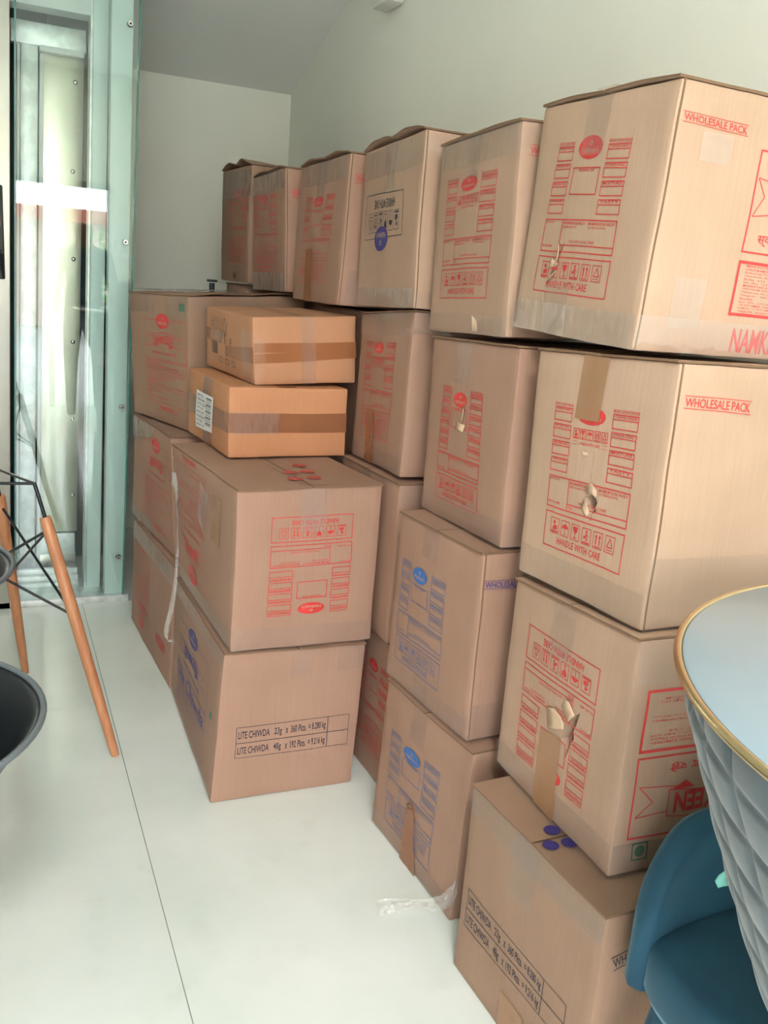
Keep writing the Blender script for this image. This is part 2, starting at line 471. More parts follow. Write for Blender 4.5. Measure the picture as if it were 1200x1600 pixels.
# stainless landing door to the left, with the call panel
leanbox('landing_door', -.95, -.89, .985, 3.655, 3.690, 'door_steel', 0.0, LZ, .003)
dp = box('call_panel', -.06, .052, 3.646, 3.656, 1.30, 1.63, 'display_black', lift, 0, .006)
bm = bmesh.new()
bmesh.ops.create_cone(bm, cap_ends=True, segments=28, radius1=.05, radius2=.047, depth=.008,
                      matrix=Matrix.Translation((-.012 - lift.location.x, 3.643 - lift.location.y, 1.49)) @ Matrix.Rotation(math.radians(90), 4, 'X'))
from_bm('reflection_disc', bm, 'display_black', dp, smooth=40)  # dark disc standing in for a reflection on the mirror-black panel
bm = bmesh.new()
bm_box(bm, .0365 - lift.location.x, .0375 - lift.location.x + .0025, 3.6375 - lift.location.y, 3.639 - lift.location.y, 1.487, 1.52)
from_bm('reflection_red', bm, 'device_red', dp)  # red part of the same reflection, built as a small bar

# added fill light, unseen above the frame, to brighten the shaft
lp = box('shaft_fill', .08, .40, 3.70, 3.93, 2.80, 2.83, 'fill_white', lift)

# ------------------------------------------------------------------ cartons
CK = ['LNb', 'LNt', 'LFb', 'LFt', 'RNb', 'RNt', 'RFb', 'RFt']
BOX={
'A4':[0.951, 1.172, 1.324, 0.961, 1.161, 1.738, 0.965, 1.564, 1.333, 0.974, 1.554, 1.748, 1.351, 1.159, 1.319, 1.361, 1.148, 1.73, 1.365, 1.551, 1.325, 1.374, 1.541, 1.74],
'A3':[0.957, 1.055, 0.881, 0.962, 1.069, 1.322, 0.955, 1.426, 0.862, 0.955, 1.442, 1.304, 1.357, 1.059, 0.877, 1.362, 1.073, 1.317, 1.355, 1.431, 0.86, 1.355, 1.446, 1.302],
'A2':[0.939, 1.018, 0.443, 0.944, 1.035, 0.879, 0.947, 1.411, 0.441, 0.951, 1.42, 0.851, 1.339, 1.011, 0.441, 1.344, 1.027, 0.875, 1.346, 1.403, 0.439, 1.351, 1.413, 0.849],
'A1':[0.881, 0.939, 0.0, 0.881, 0.94, 0.441, 0.863, 1.353, 0.0, 0.865, 1.355, 0.439, 1.28, 0.955, 0.0, 1.281, 0.956, 0.439, 1.264, 1.371, 0.0, 1.265, 1.371, 0.437],
'B4':[0.965, 1.59, 1.309, 0.956, 1.6, 1.731, 0.984, 1.984, 1.293, 0.981, 1.993, 1.722, 1.364, 1.568, 1.313, 1.355, 1.578, 1.736, 1.384, 1.962, 1.299, 1.38, 1.971, 1.727],
'B3':[0.967, 1.522, 0.876, 0.966, 1.531, 1.3, 0.971, 1.912, 0.864, 0.969, 1.921, 1.288, 1.367, 1.518, 0.876, 1.366, 1.528, 1.301, 1.371, 1.908, 0.865, 1.369, 1.917, 1.29],
'B2':[0.927, 1.509, 0.436, 0.926, 1.517, 0.873, 0.903, 1.889, 0.429, 0.909, 1.893, 0.862, 1.327, 1.529, 0.433, 1.325, 1.537, 0.872, 1.304, 1.909, 0.426, 1.308, 1.914, 0.863],
'B1':[0.916, 1.473, 0.0, 0.926, 1.468, 0.434, 0.895, 1.885, 0.0, 0.899, 1.868, 0.427, 1.314, 1.496, 0.0, 1.324, 1.493, 0.429, 1.289, 1.898, 0.0, 1.298, 1.893, 0.424],
'C4':[0.96, 2.037, 1.342, 0.96, 2.046, 1.766, 0.978, 2.463, 1.327, 0.98, 2.471, 1.751, 1.359, 2.019, 1.34, 1.36, 2.028, 1.764, 1.378, 2.446, 1.327, 1.38, 2.454, 1.751],
'C3':[0.969, 2.045, 0.908, 0.977, 2.059, 1.34, 0.981, 2.425, 0.892, 0.991, 2.438, 1.313, 1.369, 2.03, 0.902, 1.376, 2.045, 1.335, 1.381, 2.411, 0.89, 1.39, 2.425, 1.31],
'C2':[0.959, 2.02, 0.449, 0.958, 2.02, 0.899, 0.959, 2.44, 0.449, 0.958, 2.44, 0.89, 1.359, 2.02, 0.449, 1.358, 2.02, 0.899, 1.359, 2.44, 0.449, 1.358, 2.44, 0.888],
'C1':[0.976, 1.917, 0.0, 0.975, 1.923, 0.447, 0.971, 2.242, 0.0, 0.979, 2.267, 0.444, 1.376, 1.913, 0.0, 1.375, 1.919, 0.447, 1.379, 2.257, 0.0, 1.379, 2.263, 0.444],
'D4':[0.936, 2.506, 1.322, 0.949, 2.505, 1.752, 0.936, 2.941, 1.321, 0.944, 2.941, 1.745, 1.337, 2.507, 1.318, 1.348, 2.506, 1.746, 1.336, 2.942, 1.316, 1.344, 2.941, 1.74],
'E4':[0.922, 2.98, 1.341, 0.904, 2.987, 1.744, 0.921, 3.398, 1.333, 0.911, 3.403, 1.742, 1.321, 2.978, 1.347, 1.305, 2.984, 1.75, 1.321, 3.396, 1.34, 1.311, 3.401, 1.748],
'F4':[0.911, 3.439, 1.353, 0.91, 3.437, 1.791, 0.904, 3.859, 1.355, 0.901, 3.859, 1.797, 1.311, 3.446, 1.353, 1.31, 3.444, 1.792, 1.304, 3.866, 1.355, 1.302, 3.865, 1.798],
'P1':[0.502, 2.082, 0.0, 0.525, 2.075, 0.445, 0.52, 2.77, 0.0, 0.514, 2.677, 0.444, 0.908, 2.075, 0.0, 0.923, 2.08, 0.434, 0.91, 2.697, 0.0, 0.919, 2.68, 0.437],
'P2':[0.537, 2.064, 0.447, 0.539, 2.055, 0.884, 0.514, 2.636, 0.465, 0.485, 2.636, 0.885, 0.938, 2.086, 0.436, 0.938, 2.082, 0.885, 0.912, 2.662, 0.465, 0.888, 2.66, 0.885],
'Q1':[0.518, 2.785, 0.0, 0.527, 2.792, 0.444, 0.482, 3.446, 0.0, 0.477, 3.342, 0.455, 0.939, 2.838, 0.0, 0.945, 2.829, 0.446, 0.889, 3.397, 0.0, 0.895, 3.38, 0.454],
'Q2':[0.542, 2.853, 0.446, 0.522, 2.861, 0.862, 0.473, 3.364, 0.472, 0.478, 3.348, 0.857, 0.958, 2.901, 0.448, 0.941, 2.907, 0.862, 0.892, 3.409, 0.473, 0.895, 3.395, 0.86],
'Q3':[0.598, 2.939, 0.864, 0.585, 2.942, 1.312, 0.476, 3.35, 0.863, 0.456, 3.352, 1.297, 1.04, 3.073, 0.866, 1.028, 3.078, 1.335, 0.918, 3.484, 0.866, 0.899, 3.486, 1.311],
'S1':[0.598, 2.402, 0.887, 0.595, 2.401, 1.086, 0.571, 2.814, 0.887, 0.57, 2.815, 1.091, 0.958, 2.425, 0.887, 0.956, 2.425, 1.086, 0.931, 2.837, 0.887, 0.93, 2.838, 1.091],
'S2':[0.678, 2.442, 1.089, 0.664, 2.444, 1.276, 0.632, 2.857, 1.096, 0.627, 2.855, 1.285, 0.998, 2.479, 1.098, 0.988, 2.479, 1.296, 0.954, 2.89, 1.1, 0.948, 2.889, 1.295],
}
Q={
'A4L':[[0.206, 0.167], [0.767, 0.189], [0.148, 0.815], [0.761, 0.819]],
'A3L':[[0.199, 0.205], [0.815, 0.188], [0.21, 0.829], [0.821, 0.825]],
'A2L':[[0.172, 0.175], [0.775, 0.193], [0.193, 0.853], [0.769, 0.827]],
'B4L':[[0.161, 0.19], [0.781, 0.192], [0.143, 0.819], [0.756, 0.815]],
'B3L':[[0.197, 0.248], [0.68, 0.248], [0.184, 0.892], [0.726, 0.887]],
'B2L':[[0.079, 0.241], [0.646, 0.245], [0.099, 0.86], [0.67, 0.852]],
'B1L':[[0.127, 0.265], [0.725, 0.247], [0.168, 0.874], [0.728, 0.88]],
'C3L':[[0.16, 0.184], [0.752, 0.182], [0.195, 0.831], [0.734, 0.814]],
'D4L':[[0.197, 0.233], [0.789, 0.238], [0.113, 0.87], [0.717, 0.853]],
'E4L':[[0.053, 0.163], [0.767, 0.177], [0.037, 0.832], [0.802, 0.839]],
'F4L':[[0.458, 0.271], [1.18, 0.28], [0.441, 0.905], [1.178, 0.876]],
'P2N':[[0.229, 0.166], [0.8, 0.166], [0.231, 0.795], [0.803, 0.783]],
'C4L':[[0.097, 0.283], [0.756, 0.303], [0.119, 0.57], [0.779, 0.57]],
'C4L_e':[[0.43, 0.573], [0.417, 0.506]],
'C1L':[[-0.046, 0.211], [0.489, 0.174], [-0.065, 0.824], [0.513, 0.878]],
'A4N_w':[[0.034, 0.108], [0.356, 0.117], [0.039, 0.145], [0.36, 0.158]],
'A4N_n':[[0.443, 0.193], [0.445, 0.581]],
'A4N_a':[[0.447, 0.612], [0.433, 0.839]],
'A3N_w':[[0.046, 0.109], [0.398, 0.121], [0.047, 0.156], [0.399, 0.173]],
'A2N_a':[[0.067, 0.201], [0.072, 0.473]],
'A2N_n':[[0.07, 0.49], [0.066, 0.848]],
'A2N_v':[[0.103, 0.865], [0.188, 0.863], [0.111, 0.946], [0.196, 0.947]],
'A1N_w':[[0.051, 0.184], [0.224, 0.145], [0.074, 0.248], [0.237, 0.207]],
'B2N_w':[[0.02, 0.136], [0.225, 0.144], [0.026, 0.179], [0.232, 0.195]],
'P1N':[[0.125, 0.49], [0.929, 0.482], [0.132, 0.704], [0.936, 0.702]],
'A1L':[[0.063, 0.514], [0.859, 0.507], [0.054, 0.722], [0.859, 0.682]],
'P1L':[[0.148, 0.201], [0.794, 0.192], [0.243, 0.967], [0.768, 0.94]],
'P1L_e':[[0.52, 0.194], [0.502, 0.111]],
'Q3L':[[0.256, 0.179], [0.967, 0.178], [0.298, 0.864], [0.992, 0.87]],
'Q2L':[[0.334, 0.113], [0.987, 0.121], [0.309, 0.871], [0.955, 0.895]],
'Q1L':[[0.077, 0.215], [0.481, 0.239], [0.064, 0.849], [0.443, 0.842]],
'P2L':[[0.097, 0.08], [0.566, 0.149], [0.069, 0.826], [0.607, 0.861]],
'S1L':[[0.264, 0.253], [0.705, 0.247], [0.247, 0.817], [0.678, 0.772]],
'S2L':[[0.262, 0.127], [0.869, 0.111], [0.238, 0.818], [0.788, 0.838]],
'P2T':[[0.657, 0.579], [0.637, 0.711], [0.618, 0.844], [0.463, 0.859]],
'A1T':[[0.061, 0.562], [0.149, 0.438], [0.162, 0.562]],
'A2L_hole':[[0.602, 0.557]],
'A4L_tear':[[0.368, 0.592], [0.305, 0.675], [0.271, 0.86]],
'A3L_hole':[[0.555, 0.594]],
'B3L_tear':[[0.471, 0.35], [0.449, 0.435], [0.589, 0.626]],
'A3L_tape':[[0.379, 0.0], [0.566, 0.002], [0.368, 0.257], [0.548, 0.257]],
'A2L_tape':[[0.381, 0.61], [0.55, 0.565], [0.396, 0.927], [0.582, 0.982]],
'B1L_tape':[[0.406, 0.674], [0.496, 0.608], [0.415, 0.949], [0.589, 0.984]],
'C3L_tape':[[0.282, 0.655], [0.443, 0.652], [0.316, 0.948], [0.539, 0.975]],
'D4L_tape':[[0.287, 0.634], [0.417, 0.635], [0.328, 1.001], [0.508, 1.016]],
}

FACES = {'L': ('LFt', 'LNt', 'LFb', 'LNb'), 'N': ('LNt', 'RNt', 'LNb', 'RNb'), 'T': ('LFt', 'RFt', 'LNt', 'RNt'),
         'R': ('RNt', 'RFt', 'RNb', 'RFb'), 'F': ('RFt', 'LFt', 'RFb', 'LFb'), 'B': ('LNb', 'RNb', 'LFb', 'RFb')}

class Carton:
    def __init__(self, key, corners=None, amp=.0022, bulge=.004, sink=.007):
        self.key = key
        c = corners or {k: Vector(BOX[key][3 * i:3 * i + 3]) for i, k in enumerate(CK)}
        self.top = {k: c[k].copy() for k in c}
        self.c = {k: (v - Vector((0, 0, sink)) if k[2] == 't' else v.copy()) for k, v in c.items()}
        self.seed = Vector((sum(map(ord, key)) * 1.37 % 50, ord(key[0]) * .7 % 30, ord(key[1]) * 2.1 % 40))
        self.amp, self.bulge = amp, bulge
        b = [v for k, v in c.items() if k[2] == 'b']
        self.base = sum(b, Vector()) / 4
        self.base.z = min(v.z for v in b)
        self.ground = self.base.z < .01
    def raw(self, f, u, v):
        a, b, c, d = (self.c[k] for k in FACES[f])
        return (1 - v) * ((1 - u) * a + u * b) + v * ((1 - u) * c + u * d)
    def pt(self, f, u, v, off=0.0):
        """point of face f at (u right, v down), pushed out by off; local to the carton's base"""
        a, b, c, d = (self.c[k] for k in FACES[f])
        p = (1 - v) * ((1 - u) * a + u * b) + v * ((1 - u) * c + u * d)
        du = (1 - v) * (b - a) + v * (d - c); dv = (1 - u) * (c - a) + u * (d - b)
        n = dv.cross(du).normalized()
        uu, vv = min(max(u, 0), 1), min(max(v, 0), 1)
        bl = (16 * uu * (1 - uu) * vv * (1 - vv)) ** .7
        nz = noise.noise_vector(p * 5.5 + self.seed) * self.amp + noise.noise_vector(p * 13 + self.seed) * self.amp * .45
        if f not in 'TB':
            p = p + nz
        else:
            p = p + nz
        q = p + n * (self.bulge * bl * (1 if f not in 'TB' else -.4) + off)
        q = q - self.base
        if self.ground and q.z < 0:
            q.z = 0
        return q
    def size(self, f):
        a, b, c, d = (self.c[k] for k in FACES[f])
        return ((b - a).length + (d - c).length) / 2, ((c - a).length + (d - b).length) / 2

def body_mesh(ct, mat, root, n=18, holes=()):
    bm = bmesh.new()
    cache = {}
    edges_f = {}
    for f in 'LNTRFB':
        g = []
        for j in range(n + 1):
            row = []
            for i in range(n + 1):
                u, v = i / n, j / n
                r = ct.raw(f, u, v)
                key = (round(r.x, 4), round(r.y, 4), round(r.z, 4)) if i in (0, n) or j in (0, n) else None
                vt = cache.get(key) if key else None
                if vt is None:
                    vt = bm.verts.new(ct.pt(f, u, v))
                    if key:
                        cache[key] = vt
                row.append(vt)
            g.append(row)
        for j in range(n):
            for i in range(n):
                try:
                    fc = bm.faces.new((g[j][i], g[j + 1][i], g[j + 1][i + 1], g[j][i + 1]))
                    fc.material_index = 0
                    edges_f[fc] = f
                except ValueError:
                    pass
    bmesh.ops.remove_doubles(bm, verts=bm.verts, dist=.0012)
    es = [e for e in bm.edges if len(e.link_faces) == 2 and edges_f.get(e.link_faces[0]) != edges_f.get(e.link_faces[1])]
    bmesh.ops.bevel(bm, geom=es, offset=.0045, segments=2, affect='EDGES', profile=.55)
    o = from_bm('carton_body', bm, mat, root, smooth=40)
    for f, outline, depth in holes:      # real cuts into the carton wall
        hb = bmesh.new()
        fr = [hb.verts.new(ct.pt(f, u, v, .01)) for u, v in outline]
        bk = [hb.verts.new(ct.pt(f, u, v, -depth)) for u, v in outline]
        k = len(fr)
        hb.faces.new(fr); hb.faces.new(list(reversed(bk)))
        for i in range(k):
            hb.faces.new((fr[i], bk[i], bk[(i + 1) % k], fr[(i + 1) % k]))
        bmesh.ops.recalc_face_normals(hb, faces=hb.faces)
        me = bpy.data.meshes.new('cut'); hb.to_mesh(me); hb.free()
        me.materials.append(MATS['card_core'])
        co = bpy.data.objects.new('cut', me); COL.objects.link(co); co.parent = root
        md = o.modifiers.new('cut', 'BOOLEAN'); md.object = co; md.operation = 'DIFFERENCE'; md.solver = 'EXACT'
        bpy.context.view_layer.update()
        dg = bpy.context.evaluated_depsgraph_get()
        nm = bpy.data.meshes.new_from_object(o.evaluated_get(dg))
        o.modifiers.clear()
        if len(nm.polygons) > 200:
            o.data = nm
        bpy.data.objects.remove(co)
    return o

def face_strip(ct, f, quad, nu, nv, off, wr=0.0, seed=0.0):
    """grid over a uv quad (TL,TR,BL,BR) of a face"""
    verts, faces = [], []
    for j in range(nv + 1):
        for i in range(nu + 1):
            s, t = i / nu, j / nv
            u = (1 - t) * ((1 - s) * quad[0][0] + s * quad[1][0]) + t * ((1 - s) * quad[2][0] + s * quad[3][0])
            v = (1 - t) * ((1 - s) * quad[0][1] + s * quad[1][1]) + t * ((1 - s) * quad[2][1] + s * quad[3][1])
            w = 0
            if wr:
                w = wr * (.5 + .5 * noise.noise(Vector((u * 30 + seed, v * 12, seed))))
            verts.append(ct.pt(f, u, v, off + w))
    for j in range(nv):
        for i in range(nu):
            a = j * (nu + 1) + i
            faces.append((a, a + nu + 1, a + nu + 2, a + 1))
    return verts, faces
def tape(ct, root, f, quad, mat='tape_clear', off=.0016, wr=.0012, name='tape_strip', jag=0.0):
    if len(quad) == 4 and not isinstance(quad[0], (list, tuple)):
        u0, v0, u1, v1 = quad
        quad = [(u0, v0), (u1, v0), (u0, v1), (u1, v1)]
    W, H = ct.size(f)
    du = abs(quad[1][0] - quad[0][0]) * W; dv = abs(quad[2][1] - quad[0][1]) * H
    nu = max(4, int(du / .012)); nv = max(4, int(dv / .012))
    vs, fs = face_strip(ct, f, quad, nu, nv, off, wr, sum(map(ord, ct.key)) % 17 + quad[0][0] * 9)
    return link_mesh(name, vs, fs, mat, root, smooth=60)

# ---- lettering
GLYPH = {}
def glyphs(text, bold=0.0):
    k = (text, bold)
    if k in GLYPH:
        return GLYPH[k]
    cu = bpy.data.curves.new('txt', 'FONT')
    cu.body = text; cu.size = 1; cu.resolution_u = 1 if len(text) > 14 else 3; cu.offset = bold; cu.fill_mode = 'FRONT'
    o = bpy.data.objects.new('txt', cu); COL.objects.link(o)
    bpy.context.view_layer.update()
    me = bpy.data.meshes.new_from_object(o.evaluated_get(bpy.context.evaluated_depsgraph_get()))
    vs = [v.co.copy() for v in me.vertices]; fs = [tuple(p.vertices) for p in me.polygons]
    bpy.data.objects.remove(o); bpy.data.curves.remove(cu); bpy.data.meshes.remove(me)
    if not vs:
        GLYPH[k] = ([], []); return GLYPH[k]
    x0 = min(v.x for v in vs); x1 = max(v.x for v in vs); y0 = min(v.y for v in vs); y1 = max(v.y for v in vs)
    vs = [((v.x - x0) / max(x1 - x0, 1e-6), 1 - (v.y - y0) / max(y1 - y0, 1e-6)) for v in vs]
    GLYPH[k] = (vs, fs)
    return GLYPH[k]

class Ink:
    """2D artwork in panel units (s right, t down, 0..1)"""
    def __init__(self, W, H):
        self.W, self.H = W, H
        self.v, self.f, self.m, self.o = [], [], [], []
    def add(self, pts, faces, mi=0, lift=0.0):
        b = len(self.v)
        self.v += pts; self.o += [lift] * len(pts)
        self.f += [tuple(b + i for i in q) for q in faces]; self.m += [mi] * len(faces)
    def bar(self, s0, t0, s1, t1, mi=0, lift=0.0):
        ns = max(1, int(abs(s1 - s0) / .06)); nt_ = max(1, int(abs(t1 - t0) / .06))
        pts = [(s0 + (s1 - s0) * i / ns, t0 + (t1 - t0) * j / nt_) for j in range(nt_ + 1) for i in range(ns + 1)]
        fs = [(j * (ns + 1) + i, (j + 1) * (ns + 1) + i, (j + 1) * (ns + 1) + i + 1, j * (ns + 1) + i + 1) for j in range(nt_) for i in range(ns)]
        self.add(pts, fs, mi, lift)
    def frame(self, s0, t0, s1, t1, w=.0021, mi=0):
        a, b = w / self.W, w / self.H
        self.bar(s0, t0, s1, t0 + b, mi); self.bar(s0, t1 - b, s1, t1, mi)
        self.bar(s0, t0 + b, s0 + a, t1 - b, mi); self.bar(s1 - a, t0 + b, s1, t1 - b, mi)
    def line(self, pts, w=.0021, mi=0):
        for (a, b), (c, d) in zip(pts[:-1], pts[1:]):
            dx, dy = (c - a) * self.W, (d - b) * self.H
            L = math.hypot(dx, dy) or 1
            nx, ny = -dy / L * w / 2 / self.W, dx / L * w / 2 / self.H
            k = max(1, int(L / .02)); P = []
            for i in range(k + 1):
                x, y = a + (c - a) * i / k, b + (d - b) * i / k
                P += [(x + nx, y + ny), (x - nx, y - ny)]
            self.add(P, [(2 * i, 2 * i + 2, 2 * i + 3, 2 * i + 1) for i in range(k)], mi)
    def poly(self, pts, mi=0, lift=0.0):
        cx = sum(p[0] for p in pts) / len(pts); cy = sum(p[1] for p in pts) / len(pts)
        k = len(pts)
        self.add([(cx, cy)] + list(pts), [(0, 1 + (i + 1) % k, 1 + i) for i in range(k)], mi, lift)
    def ellipse(self, s, t, rs, rt_, mi=0, lift=0.0, n=36):
        rings = (.35, .7, 1.0)
        pts = [(s, t)]
        for r in rings:
            pts += [(s + r * rs * math.cos(2 * math.pi * i / n), t + r * rt_ * math.sin(2 * math.pi * i / n)) for i in range(n)]
        fs = [(0, 1 + (i + 1) % n, 1 + i) for i in range(n)]
        for q in range(2):
            b0, b1 = 1 + q * n, 1 + (q + 1) * n
            fs += [(b0 + i, b0 + (i + 1) % n, b1 + (i + 1) % n, b1 + i) for i in range(n)]
        self.add(pts, fs, mi, lift)
    def text(self, txt, s0, t0, s1, t1, bold=0.012, mi=0, lift=0.0, rot=0.0):
        vs, fs = glyphs(txt, bold)
        if rot:
            cs, ct_ = (s0 + s1) / 2, (t0 + t1) / 2
            w, h = (s1 - s0) * self.W, (t1 - t0) * self.H
            c, s_ = math.cos(rot), math.sin(rot)
            out = []
            for x, y in vs:
                X, Y = (x - .5) * w, (y - .5) * h
                out.append((cs + (X * c - Y * s_) / self.W, ct_ + (X * s_ + Y * c) / self.H))
            self.add(out, fs, mi, lift)
        else:
            self.add([(s0 + x * (s1 - s0), t0 + y * (t1 - t0)) for x, y in vs], fs, mi, lift)

BRAND = "Haldiram's"
def art_logo(k, s, t, rs, rt_, mi=0):
    k.ellipse(s, t, rs, rt_, mi)
    k.text(BRAND, s - rs * .72, t - rt_ * .02, s + rs * .72, t + rt_ * .48, .015, 1, .0003)
    k.ellipse(s, t - rt_ * .36, rs * .13, rt_ * .22, 1, .0003, 14)
    k.ellipse(s, t - rt_ * .36, rs * .07, rt_ * .12, mi, .0005, 10)
def art_icon(k, kind, s0, t0, s1, t1):
    w, h = s1 - s0, t1 - t0
    P = lambda x, y: (s0 + x * w, t0 + y * h)
    k.frame(s0, t0, s1, t1, .0014)
    if kind == 'hand':
        k.poly([P(.25, .55), P(.75, .45), P(.8, .72), P(.3, .78)]); k.ellipse(*P(.45, .28), .16 * w, .10 * h, 0, 0, 12)
        k.line([P(.45, .35), P(.55, .55)], .0022); k.bar(*P(.1, .84), *P(.9, .93))
    elif kind == 'umbrella':
        k.poly([P(.5 + .38 * math.cos(a), .5 - .26 * math.sin(a)) for a in [math.pi * i / 10 for i in range(11)]])
        k.line([P(.5, .5), P(.5, .86), P(.62, .86)], .0014); k.line([P(.5, .16), P(.5, .26)], .0014)
    elif kind == 'glass':
        k.poly([P(.2, .15), P(.8, .15), P(.72, .42), P(.55, .56), P(.45, .56), P(.28, .42)])
        k.line([P(.5, .55), P(.5, .84)], .0018); k.bar(*P(.3, .82), *P(.7, .87))
    elif kind == 'man':
        k.ellipse(*P(.5, .2), .11 * w, .08 * h, 0, 0, 12); k.line([P(.5, .28), P(.45, .52), P(.62, .62), P(.52, .78)], .0028)
        k.line([P(.48, .36), P(.72, .46)], .002); k.poly([P(.2, .5), P(.4, .46), P(.42, .62), P(.24, .66)]); k.bar(*P(.1, .84), *P(.9, .92))
    elif kind == 'up':
        for x in (.32, .68):
            k.line([P(x, .28), P(x, .76)], .0028); k.poly([P(x - .13, .34), P(x, .12), P(x + .13, .34)])
        k.bar(*P(.15, .84), *P(.85, .89))
    elif kind == 'recycle':
        k.line([P(.5, .16), P(.8, .66), P(.2, .66), P(.5, .16)], .0017); k.bar(*P(.2, .80), *P(.8, .84))
ICONS = ('hand', 'umbrella', 'glass', 'man', 'up', 'recycle')
def art_handle(k, t0, t1, flip_icons=False):
    k.frame(0, t0, 1, t1)
    h = t1 - t0
    for i, kd in enumerate(ICONS):
        art_icon(k, kd, .085 + .142 * i, t0 + .14 * h, .085 + .142 * i + .112, t0 + .58 * h)
    k.text('HANDLE WITH CARE', .19, t0 + .66 * h, .76, t0 + .86 * h, .012)
LEFT = ['PUNJABI TADKA', 'BHUJIA SEV', 'MOONG DAL', 'ALOO BHUJIA', 'KHATTA MEETHA', 'NAVRATAN MIX']
RIGHT = ['CHANA-GADH', 'DANA-DAL', 'MIXTURE', 'TASTY', 'CORNFLAKES', 'ALL IN ONE']
def art_panel(k, variant='slip', rows=4, logo_t=.065, logo_r=.06, logo=True):
    bot = .485 if rows == 4 else .57
    pitch = (bot - .03) / rows
    for side, names in ((0, LEFT), (1, RIGHT)):
        s0, s1 = (0.0, .235) if side == 0 else (.715, 1.0)
        k.text('BOX CONTAINS', s0, .002, s1, .022)
        for r in range(rows):
            a = .03 + pitch * r
            k.frame(s0, a, s1, a + pitch * .84, .0018)
            b = a + pitch * .28
            k.bar(s0, b, s1, b + .0016 / k.H)
            k.text(names[r], s0 + .025, a + pitch * .06, s1 - .025, a + pitch * .22)
    if logo:
        art_logo(k, .47, logo_t, .165, logo_r)
    if variant == 'slip':
        k.frame(.285, .17, .66, .345, .002)
        k.text('PACKING SLIP', .36, .18, .585, .198)
    elif variant == 'icons':
        for i, kd in enumerate(('hand', 'glass', 'umbrella', 'up', 'recycle')):
            art_icon(k, kd, .27 + .085 * i, .155, .27 + .085 * i + .073, .225)
        k.text('HANDLE WITH CARE', .36, .242, .60, .262); k.bar(.265, .24, .335, .2425); k.bar(.265, .262, .335, .2645); k.bar(.625, .24, .69, .2425); k.bar(.625, .262, .69, .2645)
    t0 = bot + .015; t1 = t0 + (.22 if rows == 4 else .17)
    k.frame(0, t0, 1, t1)
    k.bar(.27, t0, .27 + .0019 / k.W, t1)
    mid = t0 + (t1 - t0) * .76
    k.bar(.27, mid, 1, mid + .0019 / k.H)
    q = t1 - t0
    k.text('BATCH NO.', .02, t0 + .06 * q, .15, t0 + .13 * q); k.text('PKD ON / MFD', .02, t0 + .78 * q, .18, t0 + .86 * q)
    k.text('MAXIMUM RETAIL PRICE ₹', .29, t0 + .07 * q, .60, t0 + .16 * q); k.text('(INSIDE NAGPUR)', .29, t0 + .20 * q, .49, t0 + .28 * q)
    k.text('MAXIMUM RETAIL PRICE ₹', .645, t0 + .07 * q, .97, t0 + .16 * q); k.text('(OUTSIDE NAGPUR)', .645, t0 + .20 * q, .87, t0 + .28 * q)
    k.text('INCLUSIVE OF ALL TAXES', .42, t0 + .62 * q, .76, t0 + .70 * q); k.text('TOTAL', .285, t0 + .82 * q, .345, t0 + .92 * q)
    art_handle(k, t1 + .03, 1.0)
ADDR = ['MANUFACTURED BY :', 'HALDIRAM FOODS INTERNATIONAL LIMITED', 'Industrial Plot No. 145 / 146, Old Pardi Naka,', 'Gumthala, Bhandara Road, Nagpur - 440 035',
        'India. +91 712 2779451 / 52 / 53', 'Lic. No. 11516055000423', 'MARKETED BY :', 'HALDIRAM SNACKS LIMITED (UNIT - KARODIMAL)', 'Haldiram House, 880, Small Factory Area,',
        'Nagpur - 440 008', 'India.', 'Lic. No. 10014022002711', 'CUSTOMER CARE NUMBER : 0712-2681191', 'E-MAIL : CUSTOMERCARE@HALDIRAM.COM', 'WEBSITE : WWW.HALDIRAM.COM']
def art_ribbon(k, s, t, w, h, txt='NAMKEEN', mi=0):
    X = lambda x: s + x * w
    Y = lambda y: t + y * h
    up_ = [(X(-.3 + .6 * i / 8), Y(-.36 - .12 * math.sin(math.pi * i / 8))) for i in range(9)]
    dn = [(X(.3 - .6 * i / 8), Y(.36 - .12 * math.sin(math.pi * i / 8))) for i in range(9)]
    k.line(up_ + dn + [up_[0]], .0018, mi)
    for sg in (-1, 1):
        k.line([(X(sg * .3), Y(-.22)), (X(sg * .5), Y(-.30)), (X(sg * .40), Y(.08)), (X(sg * .5), Y(.52)), (X(sg * .24), Y(.42))], .0016, mi)
        k.poly([(X(sg * .3), Y(.32)), (X(sg * .14), Y(.36)), (X(sg * .2), Y(.56))], mi)
    k.text(txt, X(-.26), Y(-.30), X(.26), Y(.26), .03, mi)
def art_namkeen(k, tail=True, product='NAMKEEN-15', lite=False):
    # frame with the emblem sitting on its top rule
    a, b = .0016 / k.W, .0016 / k.H
    k.bar(0, .02, .30, .02 + b); k.bar(.64, .02, 1, .02 + b); k.bar(1 - a, .02, 1, .98)
    k.bar(0, .98 - b, 1, .98)
    art_logo(k, .47, .035, .155, .085)
    art_ribbon(k, .47, .245, .86, .16)
    k.text('स्वाद जो याद रहे', .20, .375, .78, .425, .008)
    k.bar(.02, .47, 1, .47 + b); k.bar(.02, .49, 1, .49 + b)
    if lite:
        k.text('Lite Chiwda', .02, .50, .96, .66, .02)
        k.bar(.02, .68, 1, .68 + b)
        y0, y1 = .70, .95
    else:
        y0, y1 = .51, .95
    rows = ADDR[:12]
    for i, ln in enumerate(rows):
        y = y0 + (y1 - y0) * i / len(rows)
        k.text(ln, .03, y, .03 + min(.9, .022 * len(ln)), y + (y1 - y0) / len(rows) * .62)
    if not lite:
        k.text(product, .33, 1.01, .76, 1.06, .01)
